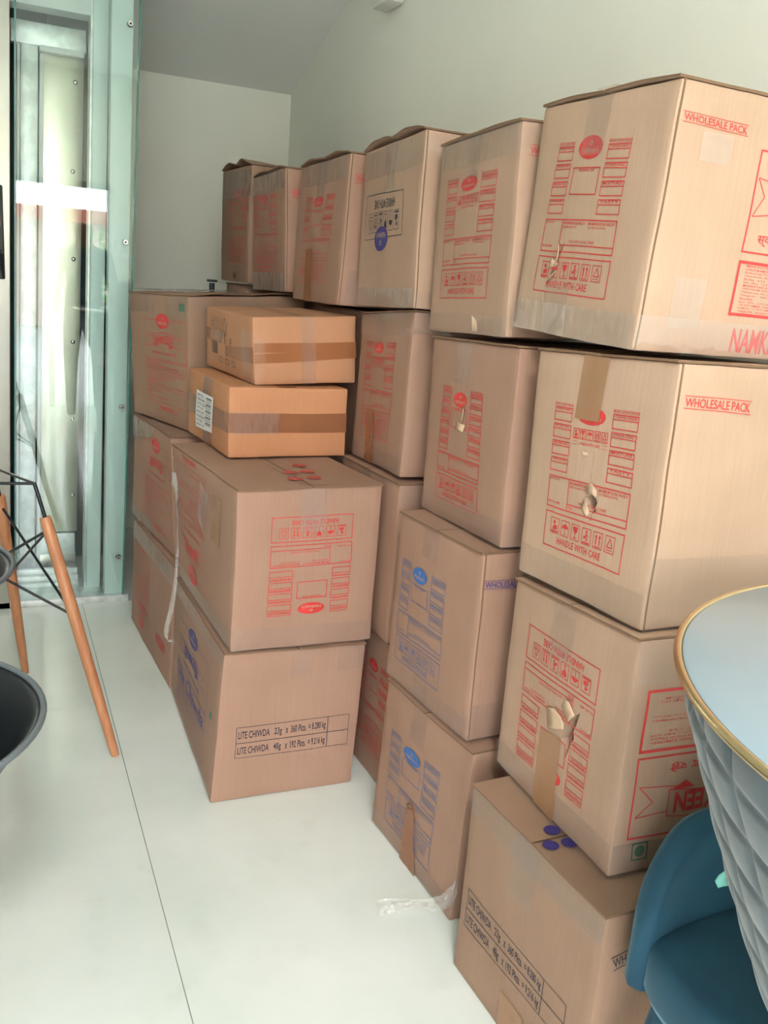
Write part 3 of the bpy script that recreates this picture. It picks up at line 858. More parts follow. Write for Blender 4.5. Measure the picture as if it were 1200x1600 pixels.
def art_address(k):
    k.frame(0, 0, 1, 1, .005)
    for i, ln in enumerate(ADDR):
        y = .07 + .88 * i / len(ADDR)
        k.text(ln, .09, y, .09 + min(.86, .0235 * len(ln)), y + .88 / len(ADDR) * .62, .004)
def art_namkeen_box(k):
    k.frame(0, 0, 1, 1, .003)
    art_ribbon(k, .5, .40, .94, .46)
    k.text('स्वाद जो याद रहे', .14, .78, .80, .92, .01)
    art_logo(k, .5, .10, .20, .09)
def art_wholesale(k):
    k.bar(0, 0, 1, .06); k.bar(0, .94, 1, 1); k.text('WHOLESALE PACK', .015, .17, .985, .84, .015)
def art_lite(k):
    k.frame(0, 0, 1, 1, .0014)
    k.bar(0, .5, 1, .5 + .0019 / k.H); k.bar(.80, 0, .80 + .0019 / k.W, 1)
    for t, w, n, tot in ((0, '23g', '360', '8.280'), (.5, '48g', '192', '9.216')):
        k.text('LITE CHIWDA', .02, t + .14, .285, t + .37, .012)
        k.text(w, .325, t + .14, .39, t + .42, .012); k.text('x', .425, t + .20, .445, t + .37, .012)
        k.text(n + ' Pkts.', .47, t + .14, .61, t + .37, .012); k.text('= ' + tot + ' kg', .63, t + .14, .785, t + .42, .012)
def emit(ct, root, f, quad, fn, ink='ink_red', W=.2, H=.3, flip=False, name='printed_panel', card='card_tan', off=.0009, crop=None):
    if len(quad) == 4 and not isinstance(quad[0], (list, tuple)):
        u0, v0, u1, v1 = quad
        quad = [(u0, v0), (u1, v0), (u0, v1), (u1, v1)]
    if flip:
        quad = [quad[3], quad[2], quad[1], quad[0]]
    k = Ink(W, H)
    fn(k)
    verts = []
    for (s, t), lf in zip(k.v, k.o):
        u = (1 - t) * ((1 - s) * quad[0][0] + s * quad[1][0]) + t * ((1 - s) * quad[2][0] + s * quad[3][0])
        v = (1 - t) * ((1 - s) * quad[0][1] + s * quad[1][1]) + t * ((1 - s) * quad[2][1] + s * quad[3][1])
        verts.append(ct.pt(f, u, v, off + lf))
    return link_mesh(name, verts, k.f, [ink, card], root, midx=k.m)

def add_flaps(ct, root, mat, seam='x', gap=.0, over=.004, n=14):
    """two closing flaps on top; seam 'x' runs along X (hinges on the Y edges)"""
    for side in (0, 1):
        verts, faces = [], []
        for lay in (0, 1):
            for j in range(n + 1):
                for i in range(n + 1):
                    w, l = j / n, i / n                    # w: hinge->seam, l: along the hinge
                    lu = -over / .4 + l * (1 + 2 * over / .4)
                    d = w * .494
                    hold = 1 - math.exp(-((l - 0) / .001) ** 2) if False else 1
                    lift = .0005 + gap * (math.sin(math.pi * min(w * .85, 1)) ** 1.0) * (.55 + .9 * abs(l - .5)) * (1 + .5 * noise.noise(Vector((l * 3 + ord(ct.key[0]), side * 7, w * 2))))
                    if seam == 'x':
                        u, v = lu, (1 - d if side else d)
                    else:
                        u, v = (1 - d if side else d), lu
                    verts.append(ct.pt('T', u, v, lift + (.0042 if lay else 0.0)))
        m_ = (n + 1) * (n + 1)
        for j in range(n):
            for i in range(n):
                a = j * (n + 1) + i
                faces.append((a, a + 1, a + n + 2, a + n + 1)); faces.append((m_ + a, m_ + a + n + 1, m_ + a + n + 2, m_ + a + 1))
        for i in range(n):
            for (a, b) in ((i, i + 1), (n * (n + 1) + i + 1, n * (n + 1) + i), ((i + 1) * (n + 1), i * (n + 1)), (i * (n + 1) + n, (i + 1) * (n + 1) + n)):
                faces.append((a, m_ + a, m_ + b, b))
        nb = 2 * n * n
        bm = bmesh.new()
        vv = [bm.verts.new(p) for p in verts]
        for fi, q in enumerate(faces):
            try:
                bm.faces.new([vv[i] for i in q]).material_index = 0 if fi < nb else 1     # raw cut edge shows the core
            except ValueError: pass
        from_bm('top_flap', bm, [mat, 'card_core'], root, smooth=35)

def carton(key, label, mat, seam='x', gap=0.0, holes=(), group='stacked brown cartons', cat='carton', corners=None, flaps=True, bulge=.004, amp=.0022, name='carton', n=18):
    ct = Carton(key, corners, amp=amp, bulge=bulge, sink=.007 if flaps else 0.0)
    root = empty(name, ct.base, label, cat, group)
    body_mesh(ct, mat, root, n, holes)
    if flaps:
        add_flaps(ct, root, mat, seam, gap)
    return ct, root

def torn(ct, root, f, pts, curl=.012, mat='paper_torn', name='torn_flap'):
    """small curled scrap: strip along pts (uv pairs: attached edge, free edge)"""
    verts, faces = [], []
    K = 5
    for (u0, v0), (u1, v1) in pts:
        for j in range(K + 1):
            a = j / K
            verts.append(ct.pt(f, u0 + (u1 - u0) * a, v0 + (v1 - v0) * a, (.0012 + .55 * curl * a * a)))
    for i in range(len(pts) - 1):
        for j in range(K):
            a = i * (K + 1) + j
            faces.append((a, a + 1, a + K + 2, a + K + 1))
    o = link_mesh(name, verts, faces, mat, root, smooth=60)
    md = o.modifiers.new('thick', 'SOLIDIFY'); md.thickness = .0012
    return o

def edge_joint(ct, root, v0=0.0, v1=1.0):
    """dark cut edge of the glued side joint beside the near vertical edge"""
    quad = [(.012, v0), (.020, v0), (.012, v1), (.018, v1)]
    vs, fs = face_strip(ct, 'N', quad, 1, 30, .0012, .0)
    o = link_mesh('glued_joint', vs, fs, 'card_core', root)
    o.modifiers.new('t', 'SOLIDIFY').thickness = .002
    return o
def jag(path, w):
    """closed ragged outline round a uv path"""
    a = [(u - w * (.6 + .8 * random.random()), v) for u, v in path]
    b = [(u + w * (.6 + .8 * random.random()), v) for u, v in reversed(path)]
    return [path[0]] + a[1:-1] + [path[-1]] + b[1:-1]

# ------------------------------------------------------------------ the row along the right wall, nearest stack
# A: four cartons
ct, r = carton('A1', 'bottom carton of the nearest stack, black LITE CHIWDA weight table on its aisle side', 'card_brown_dim')
emit(ct, r, 'L', Q['A1L'], art_lite, 'ink_black', .33, .08)
emit(ct, r, 'N', Q['A1N_w'][:1] + [[.40, .118], Q['A1N_w'][2], [.41, .18]], art_wholesale, 'ink_black', .14, .028)
tape(ct, r, 'L', (.38, .0, .56, .30)); tape(ct, r, 'T', (0, .42, .5, .58)); tape(ct, r, 'L', (.42, .80, .60, 1), 'tape_brown')
tape(ct, r, 'L', (0, .0, 1, .13), off=.0012, wr=.0005)
for i, (u, v) in enumerate([(.055, .55), (.13, .46), (.15, .56)]):
    emit(ct, r, 'T', (u - .04, v - .04, u + .04, v + .04), lambda k: k.ellipse(.5, .5, .5, .42), 'ink_purple', .03, .03, off=.0088, name='printed_emblem')

hole = [(.555, .60), (.58, .55), (.60, .50), (.645, .45), (.67, .43), (.655, .49), (.64, .53), (.65, .56), (.63, .60), (.615, .65), (.60, .69), (.59, .64)]
ct, r = carton('A2', 'second carton up in the nearest stack, red print upside down and a ragged hole', 'card_tan', holes=[('L', hole, .05)])
emit(ct, r, 'L', Q['A2L'], lambda k: art_panel(k, 'slip'), 'ink_red', .235, .29, flip=True)
a, b_ = Q['A2N_a'], Q['A2N_n']
emit(ct, r, 'N', (.07, .205, .95, .47), art_address, 'ink_red', .35, .115, flip=True)
emit(ct, r, 'N', (.07, .49, .95, .845), art_namkeen_box, 'ink_red', .35, .15, flip=True)
emit(ct, r, 'N', Q['A2N_v'], lambda k: (k.frame(0, 0, 1, 1, .003), k.ellipse(.5, .5, .3, .32)), 'ink_green', .034, .035, name='vegetarian_mark')
tape(ct, r, 'L', (.37, 0, .56, .24)); tape(ct, r, 'L', [(.39, .62), (.56, .60), (.39, 1), (.57, 1)], 'tape_brown')
tape(ct, r, 'N', (0, .0, 1, .18)); tape(ct, r, 'N', (0, .86, 1, 1), 'wrap_film'); tape(ct, r, 'L', (0, .86, 1, 1), off=.0012, wr=.001)
torn(ct, r, 'L', [((.45, .60), (.425, .50)), ((.50, .58), (.485, .485)), ((.55, .56), (.54, .50)), ((.57, .55), (.57, .52))], .0025)
torn(ct, r, 'L', [((.60, .50), (.54, .45)), ((.625, .47), (.56, .41)), ((.64, .455), (.59, .41))], .003)

hole = [(.50, .565), (.53, .56), (.55, .55), (.585, .56), (.60, .58), (.59, .60), (.60, .62), (.575, .625), (.565, .66), (.55, .62), (.52, .60)]
ct, r = carton('A3', 'third carton up in the nearest stack, brown tape hiding part of the red emblem', 'card_beige', holes=[('L', hole, .045)])
edge_joint(ct, r)
emit(ct, r, 'L', Q['A3L'], lambda k: art_panel(k, 'icons'), 'ink_red', .23, .27)
emit(ct, r, 'N', Q['A3N_w'], art_wholesale, 'ink_red', .14, .024)
tape(ct, r, 'L', Q['A3L_tape'], 'tape_brown'); tape(ct, r, 'T', (0, .43, .5, .62), 'tape_brown', off=.008)
tape(ct, r, 'L', (0, .86, 1, 1), off=.0012); tape(ct, r, 'N', (0, .72, 1, 1), wr=.001)
torn(ct, r, 'L', [((.52, .555), (.515, .52)), ((.555, .545), (.555, .505)), ((.59, .56), (.595, .53))], .004)
torn(ct, r, 'L', [((.505, .57), (.49, .61)), ((.53, .60), (.525, .635)), ((.55, .62), (.55, .64))], .004)
torn(ct, r, 'L', [((.49, .39), (.455, .385)), ((.50, .40), (.465, .405))], .003)

crack = jag([(.375, .585), (.36, .62), (.335, .655), (.345, .69), (.31, .72), (.285, .755), (.265, .79), (.262, .84), (.258, .90)], .010)
ct, r = carton('A4', 'big top carton of the nearest stack with a jagged rip through its handle-with-care icons', 'card_beige', gap=.004, holes=[('L', crack, .03)])
edge_joint(ct, r)
emit(ct, r, 'L', Q['A4L'], lambda k: art_panel(k, 'slip', logo_t=.045, logo_r=.075), 'ink_red', .23, .27)
emit(ct, r, 'N', Q['A4N_w'], art_wholesale, 'ink_red', .13, .017)
emit(ct, r, 'N', (.443, .19, .96, .58), art_namkeen_box, 'ink_red', .21, .16)
emit(ct, r, 'N', (.443, .61, .96, .83), art_address, 'ink_red', .21, .09)
emit(ct, r, 'N', (.49, .88, .92, .98), lambda k: k.text('NAMKEEN-15', 0, 0, 1, 1, .02), 'ink_red', .17, .04)
tape(ct, r, 'L', (.40, 0, .58, .24)); tape(ct, r, 'T', (0, .42, .5, .58), off=.012)
tape(ct, r, 'L', (0, .86, 1, 1), 'wrap_film', wr=.004); tape(ct, r, 'L', (.30, .78, .48, 1), off=.0026)
tape(ct, r, 'N', (0, .86, 1, 1), 'wrap_film', wr=.004); tape(ct, r, 'N', (.14, .165, .29, .27), 'wrap_film', wr=.001); tape(ct, r, 'N', (.145, .70, .30, .90), 'wrap_film', wr=.001)
torn(ct, r, 'L', [((.34, .64), (.365, .60)), ((.335, .67), (.375, .65)), ((.325, .70), (.355, .69))], .014)
torn(ct, r, 'L', [((.30, .735), (.36, .72)), ((.285, .76), (.33, .75))], .010)
torn(ct, r, 'L', [((.345, .685), (.31, .665)), ((.335, .70), (.29, .70))], .008)

# B: four cartons
ct, r = carton('B1', 'bottom blue-printed carton standing on the floor, strip of brown tape torn up its face', 'card_pink_dim')
emit(ct, r, 'L', Q['B1L'], lambda k: art_panel(k, 'slip', logo=False), 'ink_slate', .235, .27)
emit(ct, r, 'L', [(.31, .275), (.51, .265), (.315, .36), (.515, .355)], lambda k: art_logo(k, .5, .5, .5, .5), 'ink_blue', .08, .05, name='printed_emblem', off=.0018)
tape(ct, r, 'L', (.36, 0, .53, .22)); tape(ct, r, 'L', [(.43, .63), (.52, .61), (.40, 1), (.60, 1)], 'tape_dark', off=.002, wr=.004)
tape(ct, r, 'L', (0, .88, 1, 1), off=.0012)
torn(ct, r, 'L', [((.43, .70), (.44, .60)), ((.46, .66), (.475, .575)), ((.50, .65), (.50, .585)), ((.53, .68), (.52, .61))], .010, 'tape_dark')
B1 = (ct, r)
ct, r = carton('B2', 'upper of the two blue-printed cartons, second from the floor', 'card_pink_dim')
edge_joint(ct, r)
emit(ct, r, 'L', Q['B2L'], lambda k: art_panel(k, 'slip', logo=False), 'ink_slate', .22, .27)
emit(ct, r, 'L', [(.245, .245), (.435, .24), (.25, .335), (.44, .33)], lambda k: art_logo(k, .5, .5, .5, .5), 'ink_blue', .08, .05, name='printed_emblem', off=.0018)
emit(ct, r, 'N', [(.02, .135), (.36, .145), (.022, .178), (.362, .196)], art_wholesale, 'ink_purple', .14, .02)
tape(ct, r, 'L', (.34, 0, .52, .17)); tape(ct, r, 'L', (.38, .84, .56, 1)); tape(ct, r, 'L', (0, .88, 1, 1), off=.0012); tape(ct, r, 'N', (0, .80, 1, 1))
crack = jag([(.49, .335), (.475, .37), (.465, .41), (.455, .435), (.47, .44)], .012)
ct, r = carton('B3', 'carton with a small rip below its red emblem, sitting on the blue-printed cartons', 'card_pink_dim', holes=[('L', crack, .03)])
emit(ct, r, 'L', Q['B3L'], lambda k: art_panel(k, 'slip', rows=6, logo_t=.095, logo_r=.065), 'ink_red', .2, .28)
tape(ct, r, 'L', (.33, 0, .52, .22)); tape(ct, r, 'L', (0, .87, 1, 1)); tape(ct, r, 'N', (0, .86, 1, 1))
torn(ct, r, 'L', [((.47, .36), (.49, .35)), ((.465, .40), (.49, .39)), ((.46, .43), (.48, .43))], .005)
torn(ct, r, 'L', [((.40, .43), (.41, .47)), ((.44, .435), (.44, .475)), ((.50, .44), (.49, .48))], .003)
ct, r = carton('B4', 'top carton second from the front with glossy tape along its upper edge', 'card_tan', gap=.003)
emit(ct, r, 'L', Q['B4L'], lambda k: art_panel(k, 'icons'), 'ink_red', .24, .27)
emit(ct, r, 'N', (.05, .10, .40, .15), art_wholesale, 'ink_red', .14, .02)
tape(ct, r, 'L', (.40, 0, .56, .22)); tape(ct, r, 'T', (0, .42, .5, .58), off=.010); tape(ct, r, 'L', (0, 0, 1, .14), off=.0012); tape(ct, r, 'L', (0, .9, 1, 1)); tape(ct, r, 'N', (0, 0, 1, .12))
torn(ct, r, 'L', [((.66, .93), (.62, .905)), ((.67, .96), (.62, .95)), ((.67, .985), (.63, .985))], .006)

# C: four cartons
ct, r = carton('C1', 'dim bottom carton tucked in the gap behind the LITE CHIWDA box', 'card_pink_dim')
emit(ct, r, 'L', (.12, .19, .72, .82), lambda k: art_panel(k, 'slip'), 'ink_red', .235, .27)
ct, r = carton('C2', 'plain second carton half hidden between the front pile and the blue-printed boxes', 'card_pink_dim')
tape(ct, r, 'L', (.40, 0, .56, .2)); tape(ct, r, 'N', (0, 0, 1, .12))
ct, r = carton('C3', 'third carton with brown tape up its lower face, right of the small orange boxes', 'card_pink_dim')
emit(ct, r, 'L', Q['C3L'], lambda k: art_panel(k, 'icons'), 'ink_red', .23, .27)
tape(ct, r, 'L', [(.28, .64), (.44, .64), (.30, 1), (.47, 1)], 'tape_dark'); tape(ct, r, 'L', (0, 0, 1, .14)); tape(ct, r, 'L', (.36, 0, .52, .2)); tape(ct, r, 'N', (0, 0, 1, .13), 'wrap_film'); tape(ct, r, 'L', (0, .88, 1, 1), off=.0012)
ct, r = carton('C4', 'top carton with purple upside-down handle-with-care panel and round emblem', 'card_tan', gap=.017)
edge_joint(ct, r)
emit(ct, r, 'L', Q['C4L'], lambda k: art_handle(k, 0, 1), 'ink_black', .28, .12, flip=True)
emit(ct, r, 'L', (.315, .50, .55, .65), lambda k: art_logo(k, .5, .5, .5, .5), 'ink_purple', .1, .065, flip=True, name='printed_emblem', off=.0018)
tape(ct, r, 'L', (.42, 0, .60, .30)); tape(ct, r, 'L', (0, .02, 1, .19), off=.0012, wr=.002); tape(ct, r, 'T', (0, .42, .5, .58), off=.018)
tape(ct, r, 'L', (0, .88, 1, 1), 'wrap_film'); tape(ct, r, 'N', (0, .02, .9, .19), wr=.002); tape(ct, r, 'N', (0, .9, 1, 1))

# D, E, F: the far end of the row
ct, r = carton('D4', 'top carton fourth from the front, brown tape over its lower red print', 'card_pink_dim', gap=.012)
edge_joint(ct, r)
emit(ct, r, 'L', Q['D4L'], lambda k: art_panel(k, 'slip', logo_t=.07), 'ink_red', .25, .27)
emit(ct, r, 'N', (.05, .13, .40, .19), art_wholesale, 'ink_red', .14, .02)
tape(ct, r, 'L', (.42, 0, .58, .26)); tape(ct, r, 'L', (0, 0, 1, .16), off=.0012, wr=.002); tape(ct, r, 'T', (0, .42, .5, .58), off=.014)
tape(ct, r, 'L', [(.28, .62), (.42, .62), (.28, 1), (.44, 1)], 'tape_amber'); tape(ct, r, 'N', (.05, .76, .7, .97), 'wrap_film', wr=.003)
ct, r = carton('E4', 'small-looking top carton fifth from the front, wrapped in glossy film', 'card_pink_dim', gap=.008)
edge_joint(ct, r)
emit(ct, r, 'L', Q['E4L'], lambda k: art_panel(k, 'slip'), 'ink_red', .25, .27)
emit(ct, r, 'N', (.05, .16, .42, .23), art_wholesale, 'ink_red', .14, .02)
tape(ct, r, 'L', (0, 0, 1, .16), 'wrap_film', wr=.003); tape(ct, r, 'L', (0, .84, 1, 1), 'wrap_film', wr=.003); tape(ct, r, 'L', (.40, 0, .56, .3))
ct, r = carton('F4', 'farthest top carton at the end of the row by the back wall', 'card_brown_dim', gap=.022)
emit(ct, r, 'L', (.30, .19, .92, .83), lambda k: art_panel(k, 'slip'), 'ink_red', .25, .27)
tape(ct, r, 'L', (0, .03, 1, .26), 'wrap_film', wr=.003); tape(ct, r, 'L', (.40, 0, .56, .3))
torn(ct, r, 'L', [((.50, .93), (.60, .90)), ((.52, .97), (.64, .97))], .015, 'card_core')

def plain_corners(x0, x1, y0, y1, z0, z1):
    return {'LNb': Vector((x0, y0, z0)), 'LNt': Vector((x0, y0, z1)), 'LFb': Vector((x0, y1, z0)), 'LFt': Vector((x0, y1, z1)),
            'RNb': Vector((x1, y0, z0)), 'RNt': Vector((x1, y0, z1)), 'RFb': Vector((x1, y1, z0)), 'RFt': Vector((x1, y1, z1))}
for key, (x0, x1, y0, y1, zt) in {'D': (1.03, 1.42, 2.51, 2.92, 1.312), 'E': (1.075, 1.43, 2.99, 3.39, 1.33), 'F': (.93, 1.33, 3.53, 3.86, 1.348)}.items():
    for i in range(3):
        lab = {'D': 'hidden carton behind the small orange boxes', 'E': 'hidden carton under the film-wrapped far carton', 'F': 'hidden carton under the farthest top carton'}[key]
        lab += [', at floor level', ', in the middle', ', directly beneath it'][i] if key != 'D' else [', at floor level', ', second from the floor', ', third from the floor'][i]
        ct, r = carton(key + str(i + 1), lab, 'card_pink_dim', corners=plain_corners(x0, x1, y0, y1, zt * i / 3, zt * (i + 1) / 3 - .001), group='cartons behind the front pile', n=10)
        if i == 2:
            tape(ct, r, 'L', (.40, 0, .56, .3)); tape(ct, r, 'N', (0, 0, 1, .16), 'wrap_film', wr=.002)

# ------------------------------------------------------------------ the free-standing pile in front of the row
ct, r = carton('P1', 'front bottom carton with LITE CHIWDA weight table facing the aisle', 'card_pink_dim', 'y', group='cartons of the front pile')
emit(ct, r, 'N', Q['P1N'], art_lite, 'ink_black', .33, .095)
emit(ct, r, 'L', (.16, .20, .80, .92), lambda k: art_namkeen(k, lite=True), 'ink_purple', .38, .32)
emit(ct, r, 'L', (.86, .46, .90, .51), lambda k: k.ellipse(.5, .5, .5, .5), 'ink_green', .024, .024, name='vegetarian_mark')
tape(ct, r, 'N', (.46, 0, .62, .18)); tape(ct, r, 'N', (.80, 0, 1, .16)); tape(ct, r, 'L', (0, 0, 1, .10)); tape(ct, r, 'L', (0, .93, 1, 1), wr=.003)
ct, r = carton('P2', 'front carton bearing the small orange boxes, red print upside down', 'card_pink_dim', 'y', group='cartons of the front pile')
emit(ct, r, 'N', Q['P2N'], lambda k: art_panel(k, 'slip'), 'ink_red', .235, .27, flip=True)
emit(ct, r, 'L', (.06, .06, .58, .86), lambda k: art_namkeen(k), 'ink_red', .30, .34, flip=True)
for u, v in [(.645, .60), (.627, .73), (.60, .858), (.46, .87), (.50, .74)]:
    emit(ct, r, 'T', (u - .05, v - .03, u + .05, v + .03), lambda k: art_logo(k, .5, .5, .5, .5), 'ink_red', .04, .034, off=.0088, name='printed_emblem')
tape(ct, r, 'T', (.44, 0, .62, 1), off=.0082, wr=.001); tape(ct, r, 'N', (.42, 0, .60, .26), 'wrap_film', wr=.003); tape(ct, r, 'N', (0, .86, 1, 1), wr=.002); tape(ct, r, 'L', (0, .88, 1, 1), wr=.002)
tape(ct, r, 'L', (.68, .12, .80, .42), 'tape_brown', off=.001)
tape(ct, r, 'L', [(.50, .10), (.62, .16), (.46, .36), (.58, .45)], 'wrap_film', wr=.003)
P2 = (ct, r)
ct, r = carton('Q1', 'bottom carton at the back of the front pile with red print upside down', 'card_pink_dim', 'y', group='cartons of the front pile')
emit(ct, r, 'L', (.08, .20, .50, .86), lambda k: art_namkeen(k), 'ink_red', .24, .28, flip=True)
emit(ct, r, 'L', (.66, .70, .88, .80), lambda k: k.text('NAMKEEN-15', 0, 0, 1, 1, .02), 'ink_red', .12, .05, flip=True)
tape(ct, r, 'L', (0, 0, 1, .14), 'wrap_film', wr=.004); tape(ct, r, 'N', (.40, 0, .58, .3))
ct, r = carton('Q2', 'middle carton at the back of the front pile, wrinkled film over its corner', 'card_pink_dim', 'y', group='cartons of the front pile')
emit(ct, r, 'L', (.33, .12, .96, .86), lambda k: art_namkeen(k), 'ink_red', .30, .30)
tape(ct, r, 'L', [(0, 0), (.6, 0), (0, .20), (.55, .10)], 'wrap_film', wr=.010); tape(ct, r, 'L', (0, .88, .5, 1), 'wrap_film', wr=.006)
tape(ct, r, 'T', (0, .3, .08, 1), 'wrap_film', off=.008, wr=.002)
ct, r = carton('Q3', 'top carton at the back of the front pile with upright red NAMKEEN print', 'card_brown_dim', 'y', gap=.006, group='cartons of the front pile')
emit(ct, r, 'L', [(.256, .177), (.967, .176), (.28, .855), (.98, .862)], lambda k: art_namkeen(k), 'ink_red', .29, .30)
tape(ct, r, 'L', (0, 0, .46, .14), wr=.002); tape(ct, r, 'L', (.66, 0, 1, .16), wr=.002); tape(ct, r, 'T', (.40, .0, .58, 1), off=.014); tape(ct, r, 'N', (.40, 0, .58, .14)); tape(ct, r, 'N', (0, 0, .2, .13))
tape(ct, r, 'L', [(.86, .055), (.94, .055), (.86, .11), (.94, .11)], 'ink_green', off=.0006, wr=0, name='green_label')
tape(ct, r, 'T', (0, .02, .7, .6), 'wrap_film', off=.011, wr=.012, name='loose_film')

ct, r = carton('S1', 'lower small orange box with brown tape band and white address label', 'card_orange', 'y', flaps=False, group='small orange boxes', bulge=.006, name='small_box', cat='box')
tape(ct, r, 'N', (0, .36, 1, .64), 'tape_dark'); tape(ct, r, 'L', (0, .36, 1, .64), 'tape_dark'); tape(ct, r, 'L', (.42, 0, .62, 1), 'tape_dark', off=.0012)
tape(ct, r, 'T', (.40, 0, .56, 1), 'tape_dark'); tape(ct, r, 'N', (.0, .34, .40, .66), 'wrap_film', off=.0030, wr=.003)
lq = Q['S1L']
tape(ct, r, 'L', lq, 'paper_white', off=.0034, wr=0, name='address_label')
def art_label(k):
    for i in range(8):
        t = .07 + .115 * i
        k.text(['SHIP TO', 'NAGPUR 440008', 'LOT 2231', 'QTY 24', 'NET WT', 'DESC', 'PO NO', 'BOX 1/2'][i], .08, t, .45 + .1 * (i % 3), t + .06)
    for i in range(14):
        k.bar(.62 + .0 * i, .08 + .058 * i, .92, .08 + .058 * i + (.018 if i % 3 else .036))
emit(ct, r, 'L', lq, art_label, 'ink_black', .18, .12, off=.0040, name='label_print')
ct, r = carton('S2', 'upper small orange box with a taped belly and black carton marks', 'card_amber', 'y', flaps=False, group='small orange boxes', bulge=.010, name='small_box', cat='box')
tape(ct, r, 'N', (0, .38, 1, .52), 'tape_amber'); tape(ct, r, 'N', [(0, .54), (1, .48), (0, .68), (1, .62)], 'tape_amber', off=.0022)
tape(ct, r, 'L', [(.5, .54), (1, .44), (.5, .70), (1, .68)], 'tape_amber'); tape(ct, r, 'L', (0, .34, .5, .52), 'tape_amber', off=.001)
tape(ct, r, 'N', (.44, 0, .58, 1), 'wrap_film', off=.0030, wr=.003); tape(ct, r, 'T', (.44, 0, .58, 1), off=.0020, wr=.002); tape(ct, r, 'L', (.84, .2, 1, 1), off=.0030, wr=.003); tape(ct, r, 'N', (0, .3, .1, 1), off=.0030, wr=.003)
def art_marks(k):
    for i, ln in enumerate(['ITEM NO. 4021', 'COLOUR BLACK', 'QTY 24 PCS', 'G.W. 9 KGS', 'N.W. 8 KGS', 'MEAS 42X36', 'CTN NO.']):
        s = .03 + .085 * i
        w, h = .30 + .05 * (i % 3), .045
        k.text(ln, s + .02 - w / 2 * k.H / k.W, .25 - h / 2 * k.W / k.H, s + .02 + w / 2 * k.H / k.W, .25 + h / 2 * k.W / k.H, .005, rot=math.pi / 2)
    for i in range(10):
        k.bar(.05 + .022 * i, .52, .05 + .022 * i + (.012 if i % 2 else .006), .82)
    k.text('GOB', .70 - .10, .58 - .05, .70 + .10, .58 + .05, .02, rot=math.pi / 2)
    for i in range(3):
        s = .32 + .2 * i
        k.frame(s, .84, s + .10, .96, .002)
emit(ct, r, 'L', [(.14, .09), (.82, .09), (.14, .86), (.80, .88)], art_marks, 'ink_black', .28, .15, name='carton_marks')

# ---- loose clear tape hanging down the pile, and a scrap trailing on the floor
def ribbon(name, path, widths, mat, parent, twist=0.0, wr=.004, cols=5):
    loc = parent.location if parent else Vector((0, 0, 0))
    pts = []
    P = [Vector(p) for p in path]
    for i in range(len(P) - 1):           # Catmull-Rom through the path
        p0, p1, p2, p3 = P[max(i - 1, 0)], P[i], P[i + 1], P[min(i + 2, len(P) - 1)]
        for j in range(8):
            t = j / 8
            pts.append((.5 * (2 * p1 + (p2 - p0) * t + (2 * p0 - 5 * p1 + 4 * p2 - p3) * t * t + (3 * p1 - p0 - 3 * p2 + p3) * t ** 3),
                        widths[i] + (widths[i + 1] - widths[i]) * t))
    pts.append((P[-1], widths[-1]))
    verts, faces = [], []
    for i, (p, w) in enumerate(pts):
        tg = (pts[min(i + 1, len(pts) - 1)][0] - pts[max(i - 1, 0)][0]).normalized()
        side = tg.cross(Vector((-.6, -.8, .1))).normalized()
        nn = tg.cross(side).normalized()
        a = twist * i / len(pts)
        d = side * math.cos(a) + nn * math.sin(a)
        e = tg.cross(d).normalized()
        for c in range(cols + 1):
            s = c / cols - .5
            verts.append(p + d * w * s + e * (wr * noise.noise(Vector((i * .35, c * .9, w * 50))) + abs(s) * w * .35) - loc)
    for i in range(len(pts) - 1):
        for c in range(cols):
            a = i * (cols + 1) + c
            faces.append((a, a + 1, a + cols + 2, a + cols + 1))
    return link_mesh(name, verts, faces, mat, parent, smooth=70)
ribbon('loose_tape', [(.487, 2.61, .80), (.486, 2.60, .765), (.490, 2.595, .73), (.494, 2.585, .64), (.494, 2.58, .55), (.492, 2.585, .45), (.484, 2.60, .36), (.474, 2.61, .29), (.478, 2.60, .262), (.490, 2.59, .268), (.494, 2.585, .24)],
       [.012, .034, .026, .014, .012, .011, .016, .018, .012, .014, .004], 'tape_loose', P2[1], 5.0, .004)
ribbon('loose_tape', [(.912, 1.455, .125), (.908, 1.462, .09), (.900, 1.475, .055), (.890, 1.50, .030), (.868, 1.53, .015), (.84, 1.54, .014), (.80, 1.545, .014), (.768, 1.55, .010)],
       [.004, .022, .030, .034, .018, .022, .034, .042], 'tape_loose', B1[1], .6, .012, 8)

# ------------------------------------------------------------------ tall drum table with gilt rim
TC = (.990, .381)
tb = empty('drum_table', (TC[0], TC[1], 0), 'tall round table with pale top, gold rim and grey quilted drum', 'table')
prof = [(.425, 1.036), (.424, 1.02), (.421, .993), (.398, .932), (.375, .87), (.343, .79), (.316, .726), (.278, .646), (.215, .56), (.150, .48), (.115, .38), (.105, .10)]
fine = []
for (r0, z0), (r1, z1) in zip(prof[:-1], prof[1:]):
    k = max(2, int(abs(z1 - z0) / .0035))
    fine += [(r0 + (r1 - r0) * i / k, z0 + (z1 - z0) * i / k) for i in range(k)]
fine.append(prof[-1])
def quilt(a, z, r):
    # pillowed squares, seams every ~55 mm, slanting slightly round the drum
    A = a * 40 / (2 * math.pi) + z * 3.0
    B = z / .056 + a * 5 / (2 * math.pi)
    g = min(abs((A + .5) % 1 - .5) * 2 * math.pi * max(r, .2) / 40, abs((B + .5) % 1 - .5) * .056)   # distance to the nearest seam
    return -.0035 * math.exp(-(g / .0045) ** 2) + .003 * abs(math.sin(math.pi * A)) * abs(math.sin(math.pi * B)) - .002
lathe('quilted_drum', fine, TC, 'quilt_grey', tb, 640, quilt, 180)
lathe('table_top', [(.40, 1.030), (.428, 1.034), (.432, 1.040), (.432, 1.046), (.43, 1.0475)], TC, 'top_pale', tb, 128)
